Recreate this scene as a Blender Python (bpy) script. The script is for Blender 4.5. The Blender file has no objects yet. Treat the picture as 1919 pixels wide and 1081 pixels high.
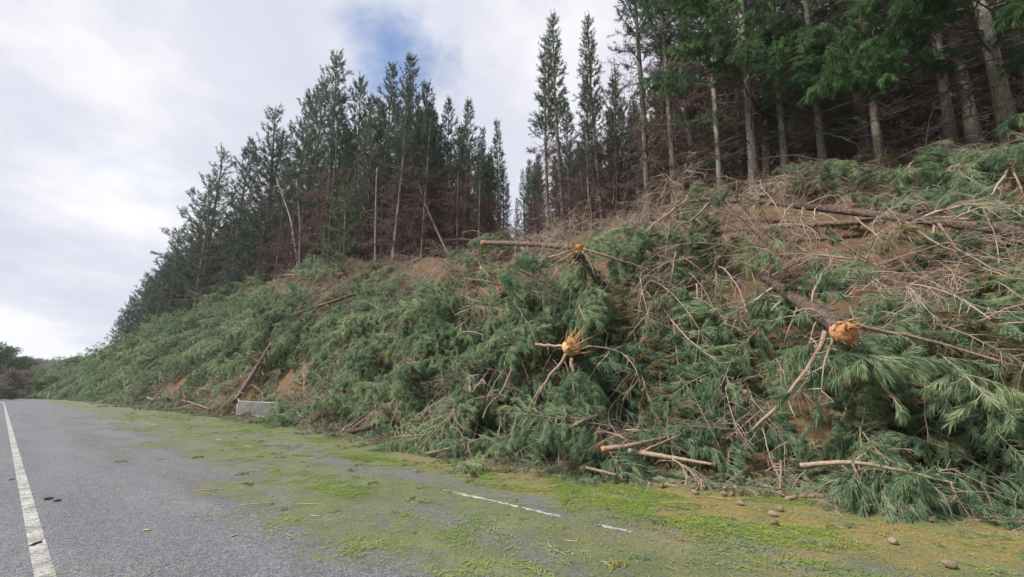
import bpy, math, numpy as np
from mathutils import Vector, Matrix, Euler

# ------------------------------------------------------------------ camera, sky, sun, exposure
scn = bpy.context.scene
col = scn.collection
F_PX, W_PX, H_PX = 800.0, 1919.0, 1081.0
CAM = np.array([0.0, 0.0, 1.6])
PITCH, YAW = math.atan(191.0 / F_PX), math.radians(49.35)
cam = bpy.data.cameras.new('camera')
cam.sensor_width = 36.0
cam.lens = 36.0 * F_PX / W_PX
cam.clip_start, cam.clip_end = 0.05, 6000.0
cam_o = bpy.data.objects.new('camera', cam)
cam_o.location = CAM
cam_o.rotation_euler = (math.pi / 2 + PITCH, 0, -YAW)
col.objects.link(cam_o)
scn.camera = cam_o

SUN_AZ, SUN_EL = math.radians(-62), math.radians(47)      # azimuth from +Y towards +X
world = bpy.data.worlds.new('World')
scn.world = world
world.use_nodes = True
wn, wl = world.node_tree.nodes, world.node_tree.links
wn.clear()
def N(nodes, t, **kw):
    n = nodes.new(t)
    for k, v in kw.items():
        if k.startswith('i_'):
            n.inputs[k[2:].replace('_', ' ')].default_value = v
        else:
            setattr(n, k, v)
    return n
out = N(wn, 'ShaderNodeOutputWorld')
bg = N(wn, 'ShaderNodeBackground'); bg.inputs['Strength'].default_value = 0.13
sky = N(wn, 'ShaderNodeTexSky', sky_type='NISHITA', sun_disc=False)
sky.sun_elevation, sky.sun_rotation = SUN_EL, SUN_AZ
sky.air_density, sky.dust_density, sky.ozone_density = 1.0, 0.6, 2.5
tc = N(wn, 'ShaderNodeTexCoord')
# clouds: a flat layer overhead, seen in perspective (direction divided by its height)
sep = N(wn, 'ShaderNodeSeparateXYZ'); wl.new(tc.outputs['Generated'], sep.inputs[0])
zc = N(wn, 'ShaderNodeMath', operation='MAXIMUM'); wl.new(sep.outputs['Z'], zc.inputs[0]); zc.inputs[1].default_value = 0.0
za = N(wn, 'ShaderNodeMath', operation='ADD'); wl.new(zc.outputs[0], za.inputs[0]); za.inputs[1].default_value = 0.22
cmb = N(wn, 'ShaderNodeCombineXYZ')
for i, ax in enumerate('XY'):
    d = N(wn, 'ShaderNodeMath', operation='DIVIDE'); wl.new(sep.outputs[ax], d.inputs[0]); wl.new(za.outputs[0], d.inputs[1])
    wl.new(d.outputs[0], cmb.inputs[i])
cmb.inputs[2].default_value = 3.7
n1 = N(wn, 'ShaderNodeTexNoise'); n1.inputs['Scale'].default_value = 1.35; n1.inputs['Detail'].default_value = 9; n1.inputs['Roughness'].default_value = 0.6; n1.inputs['Distortion'].default_value = 0.25
wl.new(cmb.outputs[0], n1.inputs['Vector'])
# a break in the cloud in one direction of the sky
brk = N(wn, 'ShaderNodeVectorMath', operation='DISTANCE'); wl.new(tc.outputs['Generated'], brk.inputs[0]); brk.inputs[1].default_value = (0.383, 0.646, 0.660)
bm_ = N(wn, 'ShaderNodeMapRange'); wl.new(brk.outputs['Value'], bm_.inputs[0])
for k, v in zip((1, 2, 3, 4), (0.0, 0.23, 0.33, 0.0)): bm_.inputs[k].default_value = v
sub = N(wn, 'ShaderNodeMath', operation='SUBTRACT'); wl.new(n1.outputs['Fac'], sub.inputs[0]); wl.new(bm_.outputs[0], sub.inputs[1])
cov = N(wn, 'ShaderNodeMapRange'); cov.interpolation_type = 'SMOOTHSTEP'; wl.new(sub.outputs[0], cov.inputs[0])
for k, v in zip((1, 2, 3, 4), (0.20, 0.41, 0.0, 1.0)): cov.inputs[k].default_value = v
n2 = N(wn, 'ShaderNodeTexNoise'); n2.inputs['Scale'].default_value = 0.9; n2.inputs['Detail'].default_value = 7; n2.inputs['Roughness'].default_value = 0.58
mv = N(wn, 'ShaderNodeVectorMath', operation='ADD'); wl.new(cmb.outputs[0], mv.inputs[0]); mv.inputs[1].default_value = (7.3, 2.1, 5.0)
wl.new(mv.outputs[0], n2.inputs['Vector'])
cr = N(wn, 'ShaderNodeValToRGB'); wl.new(n2.outputs['Fac'], cr.inputs[0])
cr.color_ramp.elements[0].position = 0.36; cr.color_ramp.elements[0].color = (0.60, 0.63, 0.76, 1)
cr.color_ramp.elements[1].position = 0.60; cr.color_ramp.elements[1].color = (0.98, 0.97, 0.99, 1)
e = cr.color_ramp.elements.new(0.5); e.color = (0.75, 0.76, 0.86, 1)
cs = N(wn, 'ShaderNodeVectorMath', operation='SCALE'); wl.new(cr.outputs[0], cs.inputs[0]); cs.inputs['Scale'].default_value = 4.9
mix = N(wn, 'ShaderNodeMix', data_type='RGBA'); wl.new(cov.outputs[0], mix.inputs['Factor']); wl.new(sky.outputs[0], mix.inputs['A']); wl.new(cs.outputs[0], mix.inputs['B'])
wl.new(mix.outputs['Result'], bg.inputs['Color']); wl.new(bg.outputs[0], out.inputs[0])

sun = bpy.data.lights.new('sun', 'SUN'); sun.energy = 4.6; sun.angle = math.radians(11); sun.color = (1.0, 0.95, 0.88)
sun_o = bpy.data.objects.new('sun', sun); col.objects.link(sun_o)
sd = Vector((math.cos(SUN_EL) * math.sin(SUN_AZ), math.cos(SUN_EL) * math.cos(SUN_AZ), math.sin(SUN_EL)))
sun_o.rotation_euler = sd.to_track_quat('Z', 'Y').to_euler()
vs = scn.view_settings
vs.view_transform = 'Standard'; vs.look = 'None'; vs.exposure = 0.7; vs.gamma = 1.0; vs.use_curve_mapping = False
scn.cycles.max_bounces = 6; scn.cycles.diffuse_bounces = 3; scn.cycles.transmission_bounces = 3; scn.cycles.volume_bounces = 0
scn.cycles.use_denoising = True

# ------------------------------------------------------------------ numeric helpers
rng = np.random.default_rng(7)
def sstep(a, b, x):
    t = np.clip((np.asarray(x, float) - a) / (b - a), 0, 1)
    return t * t * (3 - 2 * t)
def _hash(ix, iy, s):
    h = (ix.astype(np.int64) * 374761393 + iy.astype(np.int64) * 668265263 + s * 69069) & 0xffffffff
    h = ((h ^ (h >> 13)) * 1274126177) & 0xffffffff
    return ((h ^ (h >> 16)) & 0xffff) / 65535.0
def vnoise(x, y, s=0):
    x = np.asarray(x, float); y = np.asarray(y, float)
    ix, iy = np.floor(x), np.floor(y); fx, fy = x - ix, y - iy
    fx = fx * fx * (3 - 2 * fx); fy = fy * fy * (3 - 2 * fy)
    a, b, c, d = _hash(ix, iy, s), _hash(ix + 1, iy, s), _hash(ix, iy + 1, s), _hash(ix + 1, iy + 1, s)
    return (a * (1 - fx) + b * fx) * (1 - fy) + (c * (1 - fx) + d * fx) * fy - 0.5
def fbm(x, y, s=0):
    return vnoise(x, y, s) + 0.5 * vnoise(x * 2.1, y * 2.1, s + 1) + 0.25 * vnoise(x * 4.3, y * 4.3, s + 2)

def ray(px, py):
    r, u, f = px - W_PX / 2, H_PX / 2 - py, F_PX
    up = u * math.cos(PITCH) + f * math.sin(PITCH)
    fw = f * math.cos(PITCH) - u * math.sin(PITCH)
    x = fw * math.sin(YAW) + r * math.cos(YAW)
    y = fw * math.cos(YAW) - r * math.sin(YAW)
    d = np.array([x, y, up]); return d / np.linalg.norm(d)
def project(P):
    P = np.atleast_2d(P) - CAM
    fw = P[:, 0] * math.sin(YAW) + P[:, 1] * math.cos(YAW)
    r = P[:, 0] * math.cos(YAW) - P[:, 1] * math.sin(YAW)
    up = P[:, 2]
    z = fw * math.cos(PITCH) + up * math.sin(PITCH)
    u = up * math.cos(PITCH) - fw * math.sin(PITCH)
    zz = np.where(z > 0.05, z, np.nan)
    return W_PX / 2 + F_PX * r / zz, H_PX / 2 - F_PX * u / zz, z

# ------------------------------------------------------------------ the lie of the land (X across the road, Y along it)
def bend(Y):
    t = np.clip(np.asarray(Y, float) - 85, 0, 130)
    return -t * t / 500 - np.clip(np.asarray(Y, float) - 215, 0, None) * 0.52
_HY = [-80, -20, 0, 12, 24, 45, 83, 110, 138, 150, 165, 190, 240, 300]
_HZ = [9.0, 9.3, 9.5, 9.9, 11.1, 14.0, 15.5, 13.5, 8.5, 4.5, 2.2, 1.0, 0.4, 0.3]
def land(X, Y):
    X = np.asarray(X, float); Y = np.asarray(Y, float)
    x = X - bend(Y)
    hc = np.interp(Y, _HY, _HZ)
    xb = np.interp(Y, [14, 22, 60, 90], [9.7, 11.6, 11.6, 9.7])
    s = (x - xb) / (20.0 - xb)
    sc = np.clip(s, 0, 1)
    z = hc * (sc ** 0.92)
    back = np.clip(x - 20.0, 0, 75)
    z = z + back * 0.30 * sstep(0, 5, back) * np.clip(hc / 9, 0, 1)
    n = fbm(X / 4.2, Y / 4.2, 3) * 1.0 + fbm(X / 1.1, Y / 1.1, 9) * 0.28
    z = z + n * sstep(0.0, 0.25, s)
    z = np.where(x < xb, -0.06 - 0.25 * np.exp(-((x - 9.2) / 0.45) ** 2), z)
    return z
_TY = [-20, -4, -0.2, 2, 4.2, 6, 8.5, 12, 18, 26, 40, 60, 90, 130, 200]
_TX = [9.4, 9.3, 9.0, 8.6, 8.1, 7.6, 7.8, 8.5, 9.0, 9.5, 9.6, 9.0, 8.9, 8.7, 8.7]
def toe(Y): return np.interp(Y, _TY, _TX) + bend(Y)
_CY = [-20, -3, 2, 6, 10, 14, 20, 28, 60, 150, 250]
_CT = [1.0, 1.0, 1.6, 2.3, 2.5, 2.1, 1.6, 1.4, 1.7, 2.2, 1.0]
def heap(X, Y):
    X = np.asarray(X, float); Y = np.asarray(Y, float)
    q = X - toe(Y) + 0.5 * vnoise(Y * 0.9, X * 0.3, 21)
    base = np.interp(Y, _CY, _CT)
    x = X - bend(Y)
    t = base * (1 - np.exp(-np.clip(q, 0, None) / 1.3)) * (1 - 0.72 * sstep(13.0, 19.5, x))
    lump = 1.0 + 2.0 * vnoise(X / 2.9 + Y * 0.12, Y / 1.7, 33) + 0.5 * vnoise(X / 1.1, Y / 0.9, 35)
    t = t * np.clip(lump, 0.2, None)
    for (cx, cy, rx, ry, am) in MOUNDS:
        t = t + am * np.exp(-(((X - cx) / rx) ** 2 + ((Y - cy) / ry) ** 2)) * np.where(q > 0, 1 - np.exp(-np.clip(q, 0, None)), 0)
    t = np.clip(t, .05, None)
    # bare scrapes in the bank
    for (cx, cy, rx, ry) in SCRAPES:
        t = t * (1 - 0.93 * np.exp(-(((X - cx) / rx) ** 2 + ((Y - cy) / ry) ** 2)))
    return np.maximum(land(X, Y), 0) + np.where(q > 0, t, 0)
SCRAPES, MOUNDS = [], []
def hit(px, py, fn=heap, lift=0.0, tmin=4.0, tmax=400):
    d = ray(px, py); t = np.concatenate([np.arange(tmin, 60, 0.06), np.arange(60, tmax, 0.4)])
    P = CAM + t[:, None] * d
    below = P[:, 2] <= fn(P[:, 0], P[:, 1])
    if fn is heap: below |= P[:, 0] - bend(P[:, 1]) > 19.8      # nothing of the heap lies past the crest
    i = int(np.argmax(below)) if below.any() else len(t) - 1
    p = CAM + (t[i] - lift) * d
    return p
def at_lat(px, py, lat):
    """the point of a sight line that stands lat metres across from the road's axis"""
    d = ray(px, py); t = np.arange(3, 500, 0.1); P = CAM + t[:, None] * d
    i = int(np.argmax(P[:, 0] - bend(P[:, 1]) >= lat)); return P[i]
for (px, py, rx, ry) in [(375, 690, 1.8, 5.0), (335, 715, 1.6, 4.0), (585, 675, 1.5, 2.2), (545, 705, 1.4, 2.4), (1555, 520, 0.9, 0.9), (1800, 540, .8, 1.2), (1860, 410, 1.2, 2.2), (660, 640, 0.7, 0.8)]:
    p = hit(px, py, land); SCRAPES.append((p[0], p[1], rx, ry))
for (px, py, lat, rx, ry) in [(482, 758, 10.0, 1.1, 3.2), (282, 748, 9.7, .8, 3.5)]:
    p = at_lat(px, py, lat); SCRAPES.append((p[0], p[1], rx, ry))

_m = []
for (px, py, rx, ry, am) in [(1030, 590, 1.5, 1.3, .9), (1280, 590, 1.5, 1.2, .9), (860, 600, 1.6, 1.6, .9), (700, 600, 1.6, 2.2, .9), (520, 620, 1.6, 3.5, 1.0), (300, 650, 1.8, 7.0, 1.2), (400, 610, 1.5, 4.0, .8), (1500, 720, 1.3, 1.0, .7), (1720, 740, 1.2, 1.2, .6), (1330, 760, 1.0, .8, .6), (930, 500, 1.2, 1.2, .7),
                             (985, 770, 1.0, .8, -1.9), (740, 705, 1.2, 1.4, -1.1), (1160, 640, .7, .5, -.8), (1400, 620, .9, .8, -.8), (600, 680, 1.1, 1.4, -1.0), (440, 690, 1.0, 2.0, -.8)]:
    p = hit(px, py, heap); _m.append((p[0], p[1], rx, ry, am))
MOUNDS += _m

# ------------------------------------------------------------------ mesh building
class G:
    def __init__(s): s.v, s.f, s.m, s.a, s.n = [], [], [], [], 0
    def add(s, v, f, m=0, a=None):
        v = np.asarray(v, float); f = np.asarray(f, np.int64)
        if len(v) == 0: return
        s.v.append(v); s.f.append(f + s.n); s.m.append(np.full(len(f), m, np.int32))
        s.a.append(np.full(len(v), 0.5) if a is None else np.broadcast_to(np.asarray(a, float), (len(v),)))
        s.n += len(v)
    def mesh(s, name, mats, smooth=False):
        me = bpy.data.meshes.new(name)
        if s.n:
            v = np.concatenate(s.v); f = np.concatenate(s.f); m = np.concatenate(s.m); a = np.concatenate(s.a)
            me.vertices.add(len(v)); me.vertices.foreach_set('co', v.astype(np.float32).ravel())
            me.loops.add(len(f) * 3); me.loops.foreach_set('vertex_index', f.astype(np.int32).ravel())
            me.polygons.add(len(f)); me.polygons.foreach_set('loop_start', (np.arange(len(f)) * 3).astype(np.int32))
            me.polygons.foreach_set('material_index', m)
            if smooth: me.polygons.foreach_set('use_smooth', np.ones(len(f), bool))
            at = me.attributes.new('v', 'FLOAT', 'POINT'); at.data.foreach_set('value', a.astype(np.float32))
            me.update(calc_edges=True)
        for k in (mats if isinstance(mats, (list, tuple)) else [mats]): me.materials.append(k)
        return me
    def empty(s): return s.n == 0

def unit(v): return v / np.maximum(np.linalg.norm(v, axis=-1, keepdims=True), 1e-9)
def tube(g, P, R, k=6, m=0, a=None, cap=True, rough=0.0, rg=None):
    P = np.asarray(P, float); n = len(P); R = np.broadcast_to(np.asarray(R, float), (n,))
    T = unit(np.gradient(P, axis=0))
    ref = np.array([0, 0, 1.0]) if abs(T[0, 2]) < 0.9 else np.array([1.0, 0, 0])
    U = unit(np.cross(T, ref)); Vv = np.cross(T, U)
    an = np.arange(k) * 2 * math.pi / k
    rr = R[:, None] * (1 + (rg.uniform(-rough, rough, (n, k)) if rough else 0))
    V = P[:, None] + rr[..., None] * (np.cos(an)[None, :, None] * U[:, None] + np.sin(an)[None, :, None] * Vv[:, None])
    V = V.reshape(-1, 3)
    i = np.arange(n - 1)[:, None] * k; j = np.arange(k)[None]; j2 = (j + 1) % k
    A, B, C, D = i + j, i + j2, i + k + j2, i + k + j
    Fc = np.concatenate([np.stack([A, B, C], -1).reshape(-1, 3), np.stack([A, C, D], -1).reshape(-1, 3)])
    if cap:
        V = np.concatenate([V, P[:1], P[-1:]]); c0, c1 = n * k, n * k + 1
        j = np.arange(k); j2 = (j + 1) % k
        Fc = np.concatenate([Fc, np.stack([np.full(k, c0), j2, j], -1), np.stack([np.full(k, c1), (n - 1) * k + j, (n - 1) * k + j2], -1)])
    g.add(V, Fc, m, a)
def spikes(g, P0, P1, r, m=0, a=None, rg=rng):
    """thin three-sided cones, one for each row"""
    P0, P1 = np.atleast_2d(P0), np.atleast_2d(P1); n = len(P0)
    if n == 0: return
    T = unit(P1 - P0); U = unit(np.cross(T, unit(rg.normal(size=(n, 3))))); W = np.cross(T, U)
    r = np.broadcast_to(np.asarray(r, float), (n,))[:, None]
    V = np.stack([P0 + U * r, P0 - U * r * .5 + W * r * .87, P0 - U * r * .5 - W * r * .87, P1], 1).reshape(-1, 3)
    b = np.arange(n)[:, None] * 4
    Fc = np.concatenate([b + np.array(q) for q in ((0, 1, 3), (1, 2, 3), (2, 0, 3))])
    g.add(V, Fc, m, None if a is None else np.repeat(np.broadcast_to(a, (n,)), 4))
def blades(g, P, D, L, w, droop=0.0, m=0, a=None, rg=rng, bent=False):
    """pine needles: slim blades from P along D"""
    n = len(P)
    if n == 0: return
    D = unit(D); L = np.broadcast_to(np.asarray(L, float), (n,))[:, None]
    S = unit(np.cross(D, unit(rg.normal(size=(n, 3))))) * (np.broadcast_to(np.asarray(w, float), (n,))[:, None] / 2)
    a = np.broadcast_to(0.5 if a is None else a, (n,)); droop = np.broadcast_to(np.asarray(droop, float), (n,))[:, None]
    if bent:
        M = P + D * L * .55 + np.array([0, 0, -1]) * L * droop * .35
        E = P + D * L * .92 + np.array([0, 0, -1]) * L * droop
        V = np.stack([P - S, P + S, M - S * .9, M + S * .9, E], 1).reshape(-1, 3); b = np.arange(n)[:, None] * 5
        Fc = np.concatenate([b + np.array(q) for q in ((0, 1, 3), (0, 3, 2), (2, 3, 4))]); g.add(V, Fc, m, np.repeat(a, 5))
    else:
        E = P + D * L + np.array([0, 0, -1]) * L * droop
        V = np.stack([P - S, P + S, E], 1).reshape(-1, 3); b = np.arange(n)[:, None] * 3
        g.add(V, b + np.array([0, 1, 2]), m, np.repeat(a, 3))

# ------------------------------------------------------------------ materials
def mat(name):
    m = bpy.data.materials.new(name); m.use_nodes = True; nt = m.node_tree; nt.nodes.clear()
    o = nt.nodes.new('ShaderNodeOutputMaterial'); return m, nt.nodes, nt.links, o
def ramp(nodes, stops):
    r = nodes.new('ShaderNodeValToRGB'); els = r.color_ramp.elements
    els[0].position, els[0].color = stops[0][0], (*stops[0][1], 1)
    els[1].position, els[1].color = stops[-1][0], (*stops[-1][1], 1)
    for p, c in stops[1:-1]:
        x = els.new(p); x.color = (*c, 1)
    return r
def leafmat(name, c0, c1, c2, trans=0.25, rough=0.55):
    m, n, l, o = mat(name)
    oi = n.new('ShaderNodeObjectInfo'); at = n.new('ShaderNodeAttribute'); at.attribute_name = 'v'
    a1 = N(n, 'ShaderNodeMath', operation='MULTIPLY'); l.new(oi.outputs['Random'], a1.inputs[0]); a1.inputs[1].default_value = 0.45
    a2 = N(n, 'ShaderNodeMath', operation='MULTIPLY_ADD'); l.new(at.outputs['Fac'], a2.inputs[0]); a2.inputs[1].default_value = 0.55; l.new(a1.outputs[0], a2.inputs[2])
    ge = n.new('ShaderNodeNewGeometry'); nz = N(n, 'ShaderNodeTexNoise'); nz.inputs['Scale'].default_value = 0.55; nz.inputs['Detail'].default_value = 3; l.new(ge.outputs['Position'], nz.inputs['Vector'])
    a3 = N(n, 'ShaderNodeMath', operation='MULTIPLY_ADD'); l.new(nz.outputs['Fac'], a3.inputs[0]); a3.inputs[1].default_value = 0.9; a3.inputs[2].default_value = -0.45
    a4 = N(n, 'ShaderNodeMath', operation='ADD'); l.new(a2.outputs[0], a4.inputs[0]); l.new(a3.outputs[0], a4.inputs[1])
    r = ramp(n, [(0.05, c0), (0.5, c1), (0.95, c2)]); l.new(a4.outputs[0], r.inputs[0])
    p = n.new('ShaderNodeBsdfPrincipled'); p.inputs['Roughness'].default_value = rough; p.inputs['Specular IOR Level'].default_value = 0.35
    l.new(r.outputs[0], p.inputs['Base Color'])
    if trans:
        t = n.new('ShaderNodeBsdfTranslucent'); l.new(r.outputs[0], t.inputs[0]); x = n.new('ShaderNodeMixShader'); x.inputs[0].default_value = trans
        l.new(p.outputs[0], x.inputs[1]); l.new(t.outputs[0], x.inputs[2]); l.new(x.outputs[0], o.inputs[0])
    else: l.new(p.outputs[0], o.inputs[0])
    return m
def barkmat(name, c0, c1, c2, scale=(14, 14, 3), bump=0.6, var=0.3):
    m, n, l, o = mat(name)
    tc = n.new('ShaderNodeTexCoord'); mp = n.new('ShaderNodeMapping'); mp.inputs['Scale'].default_value = scale; l.new(tc.outputs['Object'], mp.inputs[0])
    nz = N(n, 'ShaderNodeTexNoise'); nz.inputs['Scale'].default_value = 1; nz.inputs['Detail'].default_value = 6; nz.inputs['Roughness'].default_value = 0.65; l.new(mp.outputs[0], nz.inputs['Vector'])
    vo = N(n, 'ShaderNodeTexVoronoi', feature='DISTANCE_TO_EDGE'); vo.inputs['Scale'].default_value = 1.1; l.new(mp.outputs[0], vo.inputs['Vector'])
    mx = N(n, 'ShaderNodeMath', operation='MULTIPLY_ADD'); l.new(vo.outputs['Distance'], mx.inputs[0]); mx.inputs[1].default_value = 0.5; l.new(nz.outputs['Fac'], mx.inputs[2])
    oi = n.new('ShaderNodeObjectInfo'); ad = N(n, 'ShaderNodeMath', operation='MULTIPLY_ADD'); l.new(oi.outputs['Random'], ad.inputs[0]); ad.inputs[1].default_value = var; l.new(mx.outputs[0], ad.inputs[2])
    r = ramp(n, [(0.35, c0), (0.62, c1), (1.0, c2)]); l.new(ad.outputs[0], r.inputs[0])
    p = n.new('ShaderNodeBsdfPrincipled'); p.inputs['Roughness'].default_value = 0.9; p.inputs['Specular IOR Level'].default_value = 0.15; l.new(r.outputs[0], p.inputs['Base Color'])
    b = n.new('ShaderNodeBump'); b.inputs['Strength'].default_value = bump; b.inputs['Distance'].default_value = 0.03; l.new(mx.outputs[0], b.inputs['Height']); l.new(b.outputs[0], p.inputs['Normal'])
    l.new(p.outputs[0], o.inputs[0]); return m
def plain(name, c, rough=0.7, nscale=0, c2=None, metal=0.0, bump=0):
    m, n, l, o = mat(name); p = n.new('ShaderNodeBsdfPrincipled'); p.inputs['Roughness'].default_value = rough; p.inputs['Metallic'].default_value = metal
    p.inputs['Base Color'].default_value = (*c, 1)
    if nscale:
        tc = n.new('ShaderNodeTexCoord'); nz = N(n, 'ShaderNodeTexNoise'); nz.inputs['Scale'].default_value = nscale; nz.inputs['Detail'].default_value = 6; l.new(tc.outputs['Object'], nz.inputs['Vector'])
        r = ramp(n, [(0.35, c), (0.68, c2 or c)]); l.new(nz.outputs['Fac'], r.inputs[0]); l.new(r.outputs[0], p.inputs['Base Color'])
        if bump:
            b = n.new('ShaderNodeBump'); b.inputs['Strength'].default_value = bump; b.inputs['Distance'].default_value = 0.02; l.new(nz.outputs['Fac'], b.inputs['Height']); l.new(b.outputs[0], p.inputs['Normal'])
    l.new(p.outputs[0], o.inputs[0]); return m

M = {}
M['needle'] = leafmat('fallen_needles', (0.066, 0.135, 0.074), (0.180, 0.270, 0.148), (0.360, 0.415, 0.225), trans=0.45)
M['needle_brown'] = leafmat('browning_needles', (0.10, 0.095, 0.045), (0.185, 0.165, 0.08), (0.29, 0.24, 0.12), trans=0.35)
M['needle_tree'] = leafmat('tree_needles', (0.030, 0.052, 0.035), (0.055, 0.088, 0.053), (0.092, 0.130, 0.074), trans=0.35)
M['needle_bright'] = leafmat('young_needles', (0.035, 0.075, 0.03), (0.062, 0.125, 0.048), (0.10, 0.17, 0.065), trans=.35)
M['needle_dead'] = leafmat('dead_needles', (0.062, 0.033, 0.029), (0.100, 0.054, 0.047), (0.150, 0.086, 0.074), trans=0.15)
M['twig'] = leafmat('bare_twig', (0.16, 0.115, 0.085), (0.27, 0.20, 0.155), (0.38, 0.30, 0.24), trans=0)
M['twig_dark'] = leafmat('dead_twig', (0.05, 0.037, 0.033), (0.085, 0.064, 0.057), (0.14, 0.11, 0.097), trans=0)
M['bark'] = barkmat('pine_bark', (0.045, 0.034, 0.030), (0.115, 0.092, 0.080), (0.23, 0.20, 0.175))
M['bark_pale'] = barkmat('pale_pine_bark', (0.05, 0.042, 0.036), (0.125, 0.108, 0.092), (0.26, 0.235, 0.20))
M['bark_log'] = barkmat('fallen_bark', (0.022, 0.016, 0.014), (0.068, 0.050, 0.042), (0.19, 0.14, 0.115), scale=(9, 9, 9))
M['limb'] = barkmat('limb_bark', (0.075, 0.052, 0.04), (0.19, 0.135, 0.10), (0.33, 0.25, 0.195), scale=(22, 22, 22), bump=0.3)
M['wood'] = barkmat('torn_wood', (0.15, 0.055, 0.022), (0.40, 0.185, 0.08), (0.60, 0.40, 0.23), scale=(18, 18, 18), bump=0.5, var=0.1)
M['wood_pale'] = barkmat('pale_torn_wood', (0.30, 0.13, 0.05), (0.50, 0.28, 0.125), (0.64, 0.46, 0.28), scale=(18, 18, 18), bump=0.5, var=0.1)
M['cone'] = barkmat('cone_scales', (0.06, 0.038, 0.028), (0.165, 0.11, 0.082), (0.28, 0.21, 0.165), scale=(60, 60, 60), bump=0.5)
M['paint'] = None
M['steel'] = plain('galvanised_steel', (0.42, 0.45, 0.47), 0.5, 9, (0.30, 0.33, 0.35), 0.3)
M['white'] = plain('white_plastic', (0.72, 0.72, 0.70), 0.5, 14, (0.5, 0.5, 0.48))
M['black'] = plain('black_band', (0.03, 0.03, 0.03), 0.5)
M['red'] = plain('red_reflector', (0.45, 0.04, 0.03), 0.3)
M['rock'] = plain('pale_rock', (0.26, 0.25, 0.235), 0.9, 3, (0.42, 0.41, 0.39), bump=0.6)
M['shrub'] = leafmat('shrub_leaves', (0.05, 0.075, 0.04), (0.085, 0.12, 0.06), (0.13, 0.16, 0.08), trans=.4)
M['shrub_brown'] = leafmat('brown_shrub', (0.12, 0.085, 0.075), (0.18, 0.13, 0.115), (0.24, 0.18, 0.16), trans=.4)
M['grass'] = leafmat('grass_blades', (0.06, 0.11, 0.03), (0.11, 0.17, 0.05), (0.2, 0.24, 0.08))

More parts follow.
